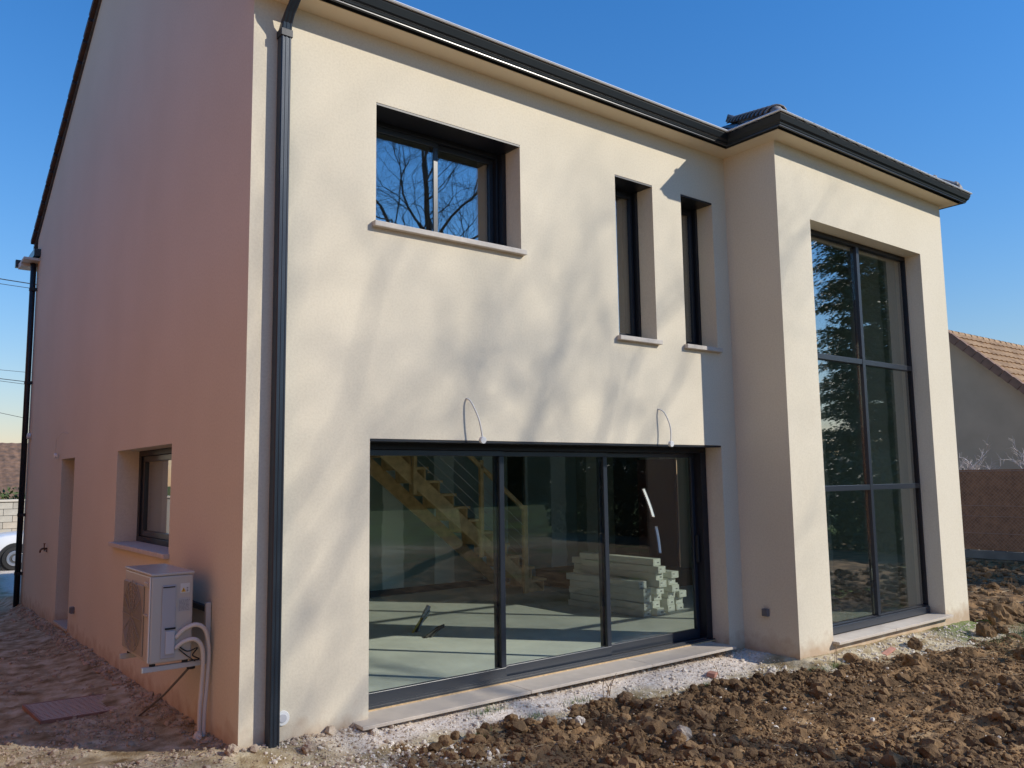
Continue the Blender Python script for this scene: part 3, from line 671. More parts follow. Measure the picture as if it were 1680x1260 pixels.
# ---------------------------------------------------------------- things on the interior floor
CARD = mat('white_carton', (.66, .68, .62), .6, var=.05, vscale=4)
CARD2 = mat('white_carton_film', (.50, .52, .50), .35, var=.08, vscale=6)
ordn = ['bottom', 'second', 'third', 'fourth', 'fifth', 'sixth', 'seventh', 'eighth']
cols = [(5.975, 1.70, 5, 'leftmost'), (6.225, 1.72, 8, 'second from left'), (6.375, 2.05, 7, 'third from left'), (6.53, 1.74, 6, 'fourth from left'), (6.69, 1.78, 4, 'rightmost')]
rnd = random.Random(12)
for ci, (cxx, cyy, n, nm) in enumerate(cols):
    for k in range(n):
        x = cxx+rnd.uniform(-.02, .02); y = cyy+rnd.uniform(-.06, .06)+(.0 if k < n-1 else .03); z = .002+.0905*k
        lab = f"long white carton, {ordn[k]} layer of the {nm} column in the indoor stack" if k < n-1 else f"long white carton on top of the {nm} column of the indoor stack"
        t = empty('flooring_carton', (x, y, z), lab, 'carton', 'long white cartons stacked inside the sliding door'); t.rotation_euler = (0, 0, rnd.uniform(-.02, .02))
        MB().box(-.070, .070, 0, 1.45, 0, .088).build('carton_body', CARD2 if ci == 0 else CARD, t, bevel=.003)
        MB().box(-.05, .035, -.0022, -.0008, .02, .066).build('end_label', mat('white_label', (.72, .74, .70), .5), t)
        q = MB(); q.box(.0, .035, -.0032, -.0024, .03, .045) if rnd.random() < .6 else q.box(-.045, -.01, -.0032, -.0024, .05, .06)
        q.build('print_mark', INK, t)
bp_ = MB().box(7.05, 9.0, 3.4, 5.3, .0, .26).build('brown_panel_pile', mat('brown_cardboard', (.17, .10, .05), .7, var=.2, vscale=3), None, bevel=.01); tag(bp_, 'low brown cardboard pile on the floor before the entrance door', 'cardboard pile')
for i, (x, y, z, a, lab) in enumerate([(7.2, 3.7, .262, .5, 'thin offcut plank lying across the left of the brown cardboard pile'), (7.9, 4.0, .262, -.2, 'thin offcut plank lying in the middle of the brown cardboard pile')]):
    o = MB().box(-.3, .3, -.03, .03, 0, .02).build('offcut', WOOD, None); o.location = (x, y, z); o.rotation_euler = (0, 0, a); tag(o, lab, 'plank')
for (x, y, lab, k) in ((3.17, 2.86, 'upright bundle of cut conduits with a grey sleeve sticking out of the floor', 0), (3.10, 2.46, 'short kinked dark bundle of pipe ends sticking out of the floor', 1)):
    t = empty('conduit_bundle', (x, y, 0), lab, 'conduits')
    cols_ = [mat('black_conduit', (.03, .03, .03), .5), mat('yellow_conduit', (.45, .32, .05), .5), mat('grey_conduit', (.35, .36, .36), .4)]
    rn = random.Random(5+k)
    for q in range(6):
        a = rn.uniform(-.05, .05); b = rn.uniform(-.03, .03); hgt = (.26 if k == 0 else .13)*rn.uniform(.6, 1)
        lean = .16 if k == 0 else .2
        MB().tube(bez([(a, b, 0), (a*.8+lean*.4, b, hgt*.5), (a*.6+lean, b+rn.uniform(-.04, .04), hgt)], 4), .012, 7).build('conduit', cols_[q % 3 if k == 0 else 0], t, smooth=True)
    if k == 0: MB().tube([(.10, 0, .15), (.19, 0, .29)], .028, 10).build('sleeve', cols_[2], t, smooth=True)

# ---------------------------------------------------------------- neighbouring structures
TERRA = mat('terracotta_render', (.56, .235, .11), .9, var=.08, vscale=2, coords='World')
nb = empty('unseen_terracotta_house', (-5.2, 2, -.2), 'unseen tall terracotta house added across the side passage to warm the gable', 'house')  # out of view, put in to throw warm bounce onto the gable
def at(parent, mb, n, m, **k):
    o = mb.build(n, m, parent, **k); o.matrix_parent_inverse = Matrix.Translation(-parent.location); return o
at(nb, MB().box(-13, -4.6, -8.5, 15, -.4, 5.8), 'wall', TERRA)
pr = [(-13.4, 5.8), (-4.3, 5.8), (-8.8, 8.0)]
at(nb, MB().extrude(pr, [(p[0], -8.9, p[1]) for p in pr], [(p[0], 15.4, p[1]) for p in pr]), 'roof', VERGE)
for y in (-4.5, 4.5):
    at(nb, MB().box(-4.62, -4.585, y-.5, y+.5, 2.9, 4.1), 'window', ANTH)

# house on the right with its gable in shade
NW = mat('grey_beige_render', (.52, .40, .27), .9, var=.10, vscale=1.2, coords='World')
TT = mat('tan_clay_tile', (.23, .13, .06), .8, vscale=3, coords='World', col2=(.46, .29, .15), detail=8)
NX = 22.0
a1 = (4.75, 5.72); sl = .92           # apex line point (y, z) at x = NX
def ny_(z): return a1[0]-(a1[1]-z)/sl
apex_y, apex_z = 4.86, a1[1]+(4.86-a1[0])*sl
nh = empty('neighbour_house', (NX, 4, -.3), 'grey rendered neighbouring house with tan tiled roof behind the brown fence', 'house')
pr = [(ny_(2.6), -.5), (ny_(2.6), 2.6), (apex_y, apex_z), (2*apex_y-ny_(2.6), 2.6), (2*apex_y-ny_(2.6), -.5)]
at(nh, MB().extrude(pr, [(NX, y, z-.10) for y, z in pr], [(NX+13, y, z-.10) for y, z in pr]), 'wall', NW)
rmb = MB(); nc = 15
for k in range(nc):
    z0_ = 2.35+(apex_z-2.35)*k/nc; z1_ = 2.35+(apex_z-2.35)*(k+1)/nc
    pts = [(ny_(z0_)-.05, z0_+.005), (ny_(z1_)-.0, z1_+.0), (ny_(z1_)+.06, z1_-.05), (ny_(z0_)+.03, z0_-.05)]
    n_ = 44; rings = []
    for q in range(n_*2+1):
        x = NX-.18+q*.15; wv = .022*(q % 2)
        rings.append([(x, pts[0][0]-wv, pts[0][1]+wv), (x, pts[1][0]-wv, pts[1][1]+wv), (x, pts[2][0], pts[2][1]), (x, pts[3][0], pts[3][1])])
    rmb.loft(rings)
at(nh, rmb, 'roof', TT, kind='stuff')
at(nh, MB().quad((NX-.1, apex_y, apex_z-.05), (NX+13, apex_y, apex_z-.05), (NX+13, 2*apex_y-ny_(2.3), 2.3), (NX-.1, 2*apex_y-ny_(2.3), 2.3)), 'rear_roof', TT)
vm = MB().box(-.13, .05, -.15, .13, -.16, .05).mesh('verge_tile'); vm.materials.append(mat('brown_clay_verge', (.22, .12, .075), .75, var=.35, vscale=3))
nv = 17
for k in range(nv):
    z = 2.45+(apex_z-2.45)*(k+.5)/nv
    o = bpy.data.objects.new('verge_tile', vm); COL.objects.link(o); o.parent = nh; o.matrix_parent_inverse = Matrix.Translation(-nh.location); o.location = (NX-.15, ny_(z), z+.03); o.rotation_euler = (math.atan(sl)+.05, 0, 0)
rm_ = MB().tube([(0, 0, 0), (.42, 0, .02)], [.13, .10], 8).mesh('ridge_tile'); rm_.materials.append(TT)
for k in range(32):
    o = bpy.data.objects.new('ridge_tile', rm_); COL.objects.link(o); o.parent = nh; o.matrix_parent_inverse = Matrix.Translation(-nh.location); o.location = (NX-.2+.40*k, apex_y, apex_z-.08)

# brown screened fence on a concrete kerb
FX = 19.0
fn = empty('screened_fence', (FX, 2, -.3), 'brown heather-screened wire fence on a low concrete kerb at the right boundary', 'fence')
SCR = mat('brown_heather_screen', (.33, .17, .09), .9, var=.3, vscale=9, coords='World', detail=8)
at(fn, MB().box(FX+.03, FX+.06, -1.5, 14, -.04, 1.86), 'screen', SCR)
at(fn, MB().box(FX-.03, FX+.13, -1.5, 14, -.5, -.06), 'kerb', mat('old_concrete_kerb', (.17, .165, .145), .9, var=.2, vscale=3, coords='World'))
WIRE = mat('galvanised_wire', (.42, .27, .20), .6)
for z in (.35, .75, 1.0, 1.82):
    at(fn, MB().tube([(FX+.02, -1.5, z), (FX+.02, 14, z)], .007, 5), 'wire', WIRE)
for k in range(7):
    at(fn, MB().cyl((FX+.09, -1.4+2.4*k, -.3), (0, 0, 1), .024, 2.2, 8), 'post', mat('green_grey_post', (.10, .11, .09), .6))
cl = MB(); y = -1.0
while y < 6:
    for s_ in (1, -1):
        a = (FX+.024, y, 0.0); b = (FX+.024, y+s_*1.8, 1.84); cl.beam(a, b, .005, .005, (1, 0, 0))
    y += .085
at(fn, cl, 'chain_link', WIRE, kind='stuff')
def twigs(mb, p, d, L_, r, lev, rn, spread=.7, n=3, upb=.1):
    q = [Vector(p)]; v = Vector(d).normalized()
    for i in range(4):
        v = (v + Vector((rn.uniform(-1, 1), rn.uniform(-1, 1), rn.uniform(-1, 1)))*.28 + Vector((0, 0, upb))).normalized(); q.append(q[-1]+v*L_/4)
    mb.tube(q, r, 5 if lev > 1 else 3, r2=r*.5)
    if lev > 0:
        for _ in range(n):
            i = rn.randint(1, 4); dv = (v + Vector((rn.uniform(-1, 1), rn.uniform(-1, 1), rn.uniform(-.6, 1)))*spread).normalized()
            twigs(mb, q[i], dv, L_*rn.uniform(.55, .75), r*.55, lev-1, rn, spread, n, upb)
rn = random.Random(21); sh = MB()
for k in range(10): twigs(sh, (20.0, 2.0+.26*k, 1.5), (rn.uniform(-.3, .3), rn.uniform(-1.6, 1.6), .6), .62, .024, 3, rn, .9, 4, .0)
sh = sh.build('bare_shrub', mat('pale_grey_twig', (.60, .52, .46), .8), None); tag(sh, 'leafless pale shrub poking above the brown fence before the grey gable', 'shrub')
sk = MB()
for k in range(6): sk.tube([(20.0, 2.2+.33*k, 1.4), (20.0, 2.25+.33*k, -.3)], .02, 5)
sk = sk.build('stems', MATS['pale_grey_twig'], sh)

# ---- left background: block wall, hedge, old roof, car, overhead wires
wl = empty('block_wall', (2, 24, -.5), 'pale concrete block garden wall behind the white car', 'wall')
BLK = [mat('pale_block', (.50, .46, .38), .9, var=.12, vscale=5), mat('pale_block_dim', (.44, .40, .33), .9, var=.12, vscale=5), mat('pale_block_warm', (.54, .47, .37), .9, var=.12, vscale=5)]
at(wl, MB().box(-8, 12, 24.03, 24.18, -.8, 1.30), 'mortar_core', mat('grey_mortar', (.34, .31, .27), .9))
bm_ = []
for m_ in BLK:
    q = MB().box(-.243, .243, -.03, .012, -.093, .093).mesh('block'); q.materials.append(m_); bm_.append(q)
rn = random.Random(2)
for r in range(9):
    for c in range(14):
        o = bpy.data.objects.new('block', rn.choice(bm_)); COL.objects.link(o); o.parent = wl; o.matrix_parent_inverse = Matrix.Translation(-wl.location)
        o.location = (-1.2+.5*c+(.25 if r % 2 else 0), 24.02+rn.uniform(-.004, .004), -.42+.2*r)
at(wl, MB().box(-8, 12, 23.96, 24.24, 1.30, 1.37), 'coping', mat('pale_coping', (.62, .56, .46), .8), bevel=.01)
def leafblob(name, blobs, n, size, m, seed, flat=.0, parent=None, **k):
    rg = np.random.default_rng(seed); V = []; ks = rg.integers(0, len(blobs), n); B = np.array(blobs, float)[ks]
    d = rg.normal(size=(n, 3)); d /= np.linalg.norm(d, axis=1)[:, None]; rad = rg.uniform(.35, 1.05, n)**.5
    c = B[:, :3] + d*B[:, 3:6]*rad[:, None]
    a = rg.normal(size=(n, 3)); a /= np.linalg.norm(a, axis=1)[:, None]; b = np.cross(a, rg.normal(size=(n, 3))); b /= np.linalg.norm(b, axis=1)[:, None]
    s = size*rg.uniform(.5, 1.4, n)[:, None]
    V = np.stack([c-a*s, c+b*s*.45, c+a*s, c-b*s*.45], 1).reshape(-1, 3); F = np.arange(4*n).reshape(-1, 4)
    return npobj(name, V, F, m, smooth=False, parent=parent, **k)
LEAF_D = mat('dark_evergreen_leaf', (.018, .035, .012), .6, col2=(.05, .085, .022), vscale=2.0, coords='World')
LEAF_M = mat('mid_green_leaf', (.03, .055, .012), .6, col2=(.10, .13, .03), vscale=3.0, coords='World')
hd = leafblob('clipped_hedge', [(x*.6-3, 26, .8, .6, .6, .95) for x in range(22)], 9000, .09, LEAF_M, 5); tag(hd, 'olive green hedge top showing over the block wall', 'hedge')
bs = empty('round_bush', (.6, 29, -.5), 'darker green bush rising above the hedge at the left edge', 'bush')
o = leafblob('foliage', [(.3, 29, 1.4, 1.0, .8, 1.2), (.0, 29, 1.0, 1.0, .8, 1.2)], 5000, .10, LEAF_D, 6); o.parent = bs; o.matrix_parent_inverse = Matrix.Translation(-bs.location)
at(bs, MB().tube([(.3, 29, -.6), (.3, 29, 1.2)], .06, 6), 'stem', mat('bark', (.09, .07, .05), .9))
ob = empty('old_tiled_house', (2, 44, -1), 'old low house with patched brown tiled roof beyond the block wall', 'house')
OT = mat('mottled_old_tile', (.09, .06, .045), .9, col2=(.24, .14, .09), vscale=3.5, coords='World', detail=8)
at(ob, MB().box(-8, 14, 42, 50, -1.5, 1.1), 'wall', mat('old_stone_wall', (.42, .38, .32), .9))
rmb = MB()
for k in range(16):
    z0_ = 1.0+.19*k; z1_ = z0_+.21; y0_ = 41.6+.26*k
    rmb.loft([[(-8.5+.22*q, y0_, z0_+.03*(q % 2)), (-8.5+.22*q, y0_+.3, z1_-.02+.03*(q % 2)), (-8.5+.22*q, y0_+.3, z1_-.1), (-8.5+.22*q, y0_, z0_-.05)] for q in range(104)])
at(ob, rmb, 'roof', OT, kind='stuff')
at(ob, MB().quad((-8.5, 45.9, 4.05), (14.4, 45.9, 4.05), (14.4, 50.5, 1.0), (-8.5, 50.5, 1.0)), 'rear_roof', OT)
at(ob, MB().box(-8.6, 14.5, 41.4, 41.55, .93, 1.06), 'gutter', mat('white_gutter', (.7, .7, .7), .6))
dm = at(ob, MB().extrude([0]*3, [(1.85, 42.6, 1.7), (2.9, 42.6, 1.7), (2.4, 42.6, 3.1)], [(1.85, 45.5, 1.7), (2.9, 45.5, 1.7), (2.4, 45.5, 3.1)]), 'dormer', mat('dark_red_dormer', (.10, .04, .03), .8))
at(ob, MB().box(1.5, 1.9, 46.5, 46.9, 3.2, 4.5), 'chimney', mat('brick_red', (.25, .10, .06), .9))
for i, (za, zb_, r_, lab) in enumerate([(8.46, 8.39, .016, 'thick black overhead wire, topmost at the left edge'), (8.30, 8.24, .010, 'thin overhead wire just under the topmost thick one'), (5.50, 5.44, .007, 'single thin overhead wire at mid height on the left'), (5.22, 5.12, .012, 'upper of two close overhead wires at mid height'), (5.15, 5.03, .008, 'lower of two close overhead wires at mid height'), (4.15, 3.90, .008, 'lowest thin overhead wire sagging above the old roof')]):
    o = MB().tube([(-12+1.2*k, 25, za+.9*(zb_-za)*(-12+1.2*k-1)+.004*(1.2*k-12)**2) for k in range(16)], r_, 5).build('overhead_wire', mat('black_wire', (.02, .02, .022), .6), None); tag(o, lab, 'wire', 'overhead wires on the left')

# white car (only its front wheel arch shows past the house)
CY = 20.6
car = empty('parked_car', (2.6, CY, -.42), 'old white car parked in front of the block wall, its front wheel showing', 'car')
PAINT = mat('white_car_paint', (.78, .79, .80), .25, spec=.6)
def ring(x, zb, zt, hw, ht): return [(x, -hw, zb), (x, -hw-.02, (zb+zt)*.5), (x, -hw+.03, zt), (x, -ht, zt+.04), (x, ht, zt+.04), (x, hw-.03, zt), (x, hw+.02, (zb+zt)*.5), (x, hw, zb)]
secs = [(-2.15, .35, .62, .62, .5), (-2.05, .25, .80, .74, .6), (-1.7, .22, .88, .80, .66), (-1.0, .22, .93, .82, .7), (-.7, .22, .97, .83, .7), (.9, .22, .98, .83, .7), (1.5, .25, .95, .81, .68), (1.95, .3, .85, .76, .6), (2.05, .4, .65, .7, .5)]
at(car, MB().loft([[(2.6+p[0], CY+p[1], p[2]-.42) for p in ring(*s_)] for s_ in secs]), 'body', PAINT, bevel=.03, smooth=True)
cab = [(-.95, 1.0, 1.0, .70, .70), (-.35, 1.0, 1.38, .70, .55), (.1, 1.0, 1.43, .70, .56), (.7, 1.0, 1.38, .70, .54), (1.35, 1.0, 1.02, .69, .68)]
at(car, MB().loft([[(2.6+x, CY-hw, zb-.42), (2.6+x, CY-ht, zt-.42), (2.6+x, CY+ht, zt-.42), (2.6+x, CY+hw, zb-.42)] for x, zb, zt, hw, ht in cab]), 'cabin', mat('dark_car_glass', (.04, .06, .08), .1, spec=.8))
at(car, MB().box(2.2, 3.35, CY-.52, CY+.52, .955, 1.03), 'roof', PAINT, bevel=.03)
for sx in (-1.32, 1.15):
    for sy in (-1, 1):
        c = (2.6+sx-.15, CY+sy*.80, -.42+.31); w = empty('wheel'); w.parent = car; w.location = Vector(c)-car.location
        arch = MB().cyl((0, sy*-.02, .03), (0, sy, 0), .37, .062, 28).build('wheel_arch', BLACK, w)
        tyre = MB().loft([[(rr*math.cos(t*math.pi/14), sy*yy, rr*math.sin(t*math.pi/14)) for t in range(28)] for rr, yy in ((.20, .0), (.295, .0), (.31, .03), (.30, .09), (.215, .10), (.21, .06))]).build('tyre', BLACK, w)
        MB().cyl((0, sy*.06, 0), (0, sy, 0), .20, .025, 28).build('rim', mat('chrome_hubcap', (.7, .7, .7), .2, metal=.8), w, bevel=.008)
        MB().cyl((0, sy*.085, 0), (0, sy, 0), .125, .012, 24).build('hub_ring', mat('dark_hub_ring', (.08, .08, .08), .4), w)
        MB().cyl((0, sy*.097, 0), (0, sy, 0), .075, .02, 20).build('hub', MATS['chrome_hubcap'], w, bevel=.006)
at(car, MB().box(.42, .47, CY-.65, CY-.40, .22, .36), 'headlight', mat('headlight_glass', (.6, .6, .6), .1)); at(car, MB().box(.42, .47, CY+.40, CY+.65, .22, .36), 'headlight', MATS['headlight_glass'])
at(car, MB().box(.36, .44, CY-.75, CY+.75, -.08, .03), 'bumper', MATS['chrome_hubcap'], bevel=.015)
at(car, MB().box(1.72, 1.88, CY-.98, CY-.86, .52, .62), 'wing_mirror', mat('teal_mirror', (.06, .12, .12), .3), bevel=.02)

# ---------------------------------------------------------------- trees behind the camera (they shade and mirror in the house)
BARK = mat('grey_brown_bark', (.10, .075, .055), .9, var=.3, vscale=6)
def bare_tree(x, y, z, hgt, seed, label, lean=(0, 0), spread=.62):
    rn = random.Random(seed); tk = MB(); tw = MB(); th = MB()
    def grow(p, d, L_, r, lev):
        n = 5 if lev > 3 else 4; q = [Vector(p)]; v = Vector(d).normalized(); rr = [r]
        for i in range(n):
            wob = .10 if lev >= 5 else .22
            v = (v + Vector((rn.gauss(0, wob), rn.gauss(0, wob), rn.gauss(0, wob)*.8 + (.03 if lev > 2 else -.05)))).normalized()
            q.append(q[-1]+v*L_/n); rr.append(r*(1-.45*(i+1)/n))
        (tk if lev >= 4 else (tw if lev >= 2 else th)).tube(q, rr if lev >= 5 else [a*(.55, .55, .56, .66, .8)[lev] for a in rr], 8 if lev >= 4 else (4 if lev >= 2 else 3))
        if lev == 0: return
        nk = {6: 5, 5: 4, 4: 5, 3: 5, 2: 5, 1: 4}[lev]
        for k in range(nk):
            t = rn.uniform(.35 if lev < 6 else .72, 1) if k else 1.0; i = min(n, max(1, int(t*n+.5)))
            sp = spread*rn.uniform(.6, 1.5); az = rn.uniform(0, 2*math.pi); o1 = v.orthogonal().normalized(); o2 = v.cross(o1)
            dd = (v + (o1*math.cos(az)+o2*math.sin(az))*sp*1.3).normalized()
            if dd.z < -.2 and lev > 2: dd.z *= -.3
            grow(q[i], dd, L_*(rn.uniform(.58, .80) if lev < 6 else rn.uniform(.42, .56)), rr[i]*rn.uniform(.5, .72) if k else rr[i]*.85, lev-1)
    grow((0, 0, 0), (lean[0], lean[1], 1), hgt*.40, hgt*.0125, 6)
    t = empty('bare_tree', (x, y, z), label, 'tree', None)
    tk.build('trunk', BARK, t, smooth=True); tw.build('branches', BARK, t, kind='stuff'); th.build('twigs', BARK, t, kind='stuff')
    return t
bare_tree(13.2, -15.5, -.3, 21, 34, 'tall leafless tree in the garden mirrored in the upper window', spread=.50)
bare_tree(11.6, -19.5, -.3, 13, 9, 'second leafless tree further back in the garden')
def conifer(x, y, z, hgt, rad, seed, label):
    rg = np.random.default_rng(seed); t = empty('spruce_tree', (x, y, z), label, 'tree')
    MB().tube([(0, 0, 0), (.05, 0, hgt*.5), (0, 0, hgt)], [.20, .12, .02], 8).build('trunk', BARK, t, smooth=True)
    V = []; br = MB(); h_ = 1.0
    while h_ < hgt-.3:
        rr = rad*(1-h_/hgt)**.8*rg.uniform(.75, 1.1); nb_ = 9
        for k in range(nb_):
            a = rg.uniform(0, 2*np.pi); L_ = rr*rg.uniform(.45, 1.25); d = np.array([np.cos(a), np.sin(a)])
            n = max(3, int(L_/.16)); pts = []
            for i in range(n+1):
                s = i/n; pts.append(np.array([d[0]*L_*s, d[1]*L_*s, h_ + (.35*L_*s - .6*L_*s*s + .15*L_*s**3)]))
            br.tube([tuple(p) for p in pts], [.02*(1-.8*i/n) for i in range(n+1)], 3)
            for i in range(1, n+1):
                for side in (-1, 1, 0):
                    for _ in range(5):
                        p = pts[i] + rg.normal(size=3)*.07; ll = .27*(1-.55*i/n)*rg.uniform(.6, 1.2)
                        dv = np.array([d[0]*.7 - side*d[1]*.9, d[1]*.7 + side*d[0]*.9, -.35+rg.uniform(-.6, .35)]); dv /= np.linalg.norm(dv)
                        w = np.cross(dv, rg.normal(size=3)); w /= np.linalg.norm(w); ww = .028
                        V += [p, p+dv*ll*.5+w*ww, p+dv*ll, p+dv*ll*.5-w*ww]
        h_ += rg.uniform(.26, .42)
    V = np.array(V); npobj('crown', V, np.arange(len(V)).reshape(-1, 4), LEAF_D, smooth=False, parent=t)
    br.build('branches', BARK, t, kind='stuff'); return t
conifer(23.2, -9.2, -.3, 15, 2.9, 3, 'dark spruce mirrored in the double height window')
conifer(28, -10.5, -.3, 16, 4.4, 8, 'broader spruce standing behind the first one')
rg = np.random.default_rng(4)
far = [(x, -52+rg.uniform(-4, 4), 2.6, 4.5, 3.4, rg.uniform(3.2, 5.2)) for x in np.arange(-30, 75, 2.6)]
o = leafblob('distant_wood', far, 90000, .42, LEAF_D, 11); o['kind'] = 'stuff'
hl = leafblob('boundary_hedge', [(19.6, -2.2-1.0*k, .9, .6, .8, 1.5) for k in range(17)], 26000, .10, LEAF_D, 14); tag(hl, 'dark boundary hedge continuing the fence line towards the garden end', 'hedge')
hg = leafblob('evergreen_hedge', [(33+.12*k, -24+1.1*k, 1.6, 1.1, 1.0, 1.9) for k in range(18)], 30000, .12, LEAF_D, 12); tag(hg, 'tall evergreen hedge along the far right of the garden', 'hedge')

# ---------------------------------------------------------------- clods, gravel, grass
def ico(sub):
    import bmesh
    bm = bmesh.new(); bmesh.ops.create_icosphere(bm, subdivisions=sub, radius=1); v = np.array([p.co[:] for p in bm.verts]); f = np.array([[q.index for q in p.verts] for p in bm.faces]); bm.free(); return v, f
def rock(sub, seed, amp=.32, fr=1.5):
    v, f = ico(sub); out = []
    for p in v:
        q = Vector(p)*fr + Vector((seed*7.1, seed*3.3, 0)); n = mnoise.noise(q)+.6*mnoise.noise(q*2.3)+.35*mnoise.noise(q*5)
        out.append(np.array(p)*(1+amp*n))
    return np.array(out), f
def scatter(name, n, sub, regions, size, m, seed, sink=.25, accept=None, flat=(.6, 1), nproto=8, smooth_=False, amp=.48):
    rg = np.random.default_rng(seed); protos = [rock(sub, seed*10+k, amp) for k in range(nproto)]
    P = []
    while sum(len(p) for p in P) < n:
        x0, x1, y0, y1 = regions[rg.integers(len(regions))]; c = np.stack([rg.uniform(x0, x1, 400), rg.uniform(y0, y1, 400)], 1)
        ok = np.ones(400, bool) if accept is None else accept(c[:, 0], c[:, 1], rg)
        P.append(c[ok])
    P = np.concatenate(P)[:n]; Z = ground_z(P[:, 0], P[:, 1]); S = size[0]*np.exp(rg.normal(size=n)*size[1]); S = np.clip(S, size[0]*.3, size[2])
    VV, FF, off = [], [], 0
    ang = rg.uniform(0, 2*np.pi, (n, 3))
    for k in range(nproto):
        ids = np.arange(k, n, nproto); v, f = protos[k]
        a, b, c = ang[ids].T; ca, sa, cb_, sb, cc, sc_ = np.cos(a), np.sin(a), np.cos(b), np.sin(b), np.cos(c), np.sin(c)
        Rm = np.stack([np.stack([ca*cb_, ca*sb*sc_-sa*cc, ca*sb*cc+sa*sc_], -1), np.stack([sa*cb_, sa*sb*sc_+ca*cc, sa*sb*cc-ca*sc_], -1), np.stack([-sb, cb_*sc_, cb_*cc], -1)], 1)
        w = np.einsum('nij,vj->nvi', Rm, v)*S[ids][:, None, None]; w[:, :, 2] *= rg.uniform(*flat, len(ids))[:, None]
        w += np.stack([P[ids, 0], P[ids, 1], Z[ids]+S[ids]*(.5-sink)], -1)[:, None, :]
        VV.append(w.reshape(-1, 3)); FF.append((f[None]+(np.arange(len(ids))*len(v))[:, None, None]).reshape(-1, 3)+off); off += len(ids)*len(v)
    return npobj(name, np.concatenate(VV), np.concatenate(FF), m, smooth=smooth_, kind='stuff')
CLOD = mat('soil_clod', (.085, .052, .028), .95, col2=(.31, .195, .10), vscale=3.5, coords='World', bump=.8, bscale=90, spec=.1, detail=8)
CHALK = mat('lime_gravel_stone', (.56, .47, .36), .95, col2=(.78, .71, .60), vscale=16, coords='World', bump=.4, bscale=150, spec=.1)
BEIGE = mat('beige_stone', (.30, .22, .15), .95, col2=(.55, .45, .34), vscale=9, coords='World', bump=.5, bscale=120, spec=.1)
acc_soil = lambda x, y, rg: (soil_mask(x, y) > .35) & (rg.uniform(size=len(x)) < np.clip(1.3-np.hypot(x+2, y+6)/16, .25, 1)) & (fbm(x, y, 1.1, 3, 77) > rg.uniform(.25, .62, len(x)))
acc_out = lambda x, y: ~((x > -.0) & (x < 9.7) & (y > -.01)) & ~((x > 5.6) & (x < 9.7) & (y > -.75))
scatter('soil_clods', 9000, 2, [(.6, 12, -4.5, -.3)], (.015, .62, .075), CLOD, 1, accept=lambda x, y, rg: acc_soil(x, y, rg) & acc_out(x, y))
scatter('soil_crumbs', 26000, 1, [(.2, 10, -4.2, -.2)], (.008, .4, .02), CLOD, 2, accept=lambda x, y, rg: (soil_mask(x, y) > .15) & acc_out(x, y))
scatter('far_soil_clods', 2200, 2, [(9.6, 18.5, -5, 3)], (.035, .5, .11), CLOD, 3, accept=lambda x, y, rg: acc_out(x, y))
scatter('lime_gravel', 6000, 1, [(.1, 9.6, -1.3, 0)], (.0055, .6, .026), CHALK, 4, accept=lambda x, y, rg: (soil_mask(x, y) < .5) & acc_out(x, y))
scatter('path_stones', 9000, 1, [(-1.4, 1.2, -.9, 2.2), (-1.6, -.05, 0, 10)], (.0042, .7, .03), BEIGE, 5, accept=lambda x, y, rg: acc_out(x, y) & (fbm(x, y, 1.7, 3, 78) > .47))
scatter('wall_foot_rubble', 2500, 1, [(-.16, 0, 0, 10), (.0, 5.6, -.08, 0)], (.009, .55, .045), BEIGE, 6, accept=lambda x, y, rg: acc_out(x, y))
scatter('chalk_chips_in_soil', 900, 1, [(1, 10.5, -4, -.8)], (.006, .5, .022), CHALK, 7, accept=lambda x, y, rg: soil_mask(x, y) > .5)
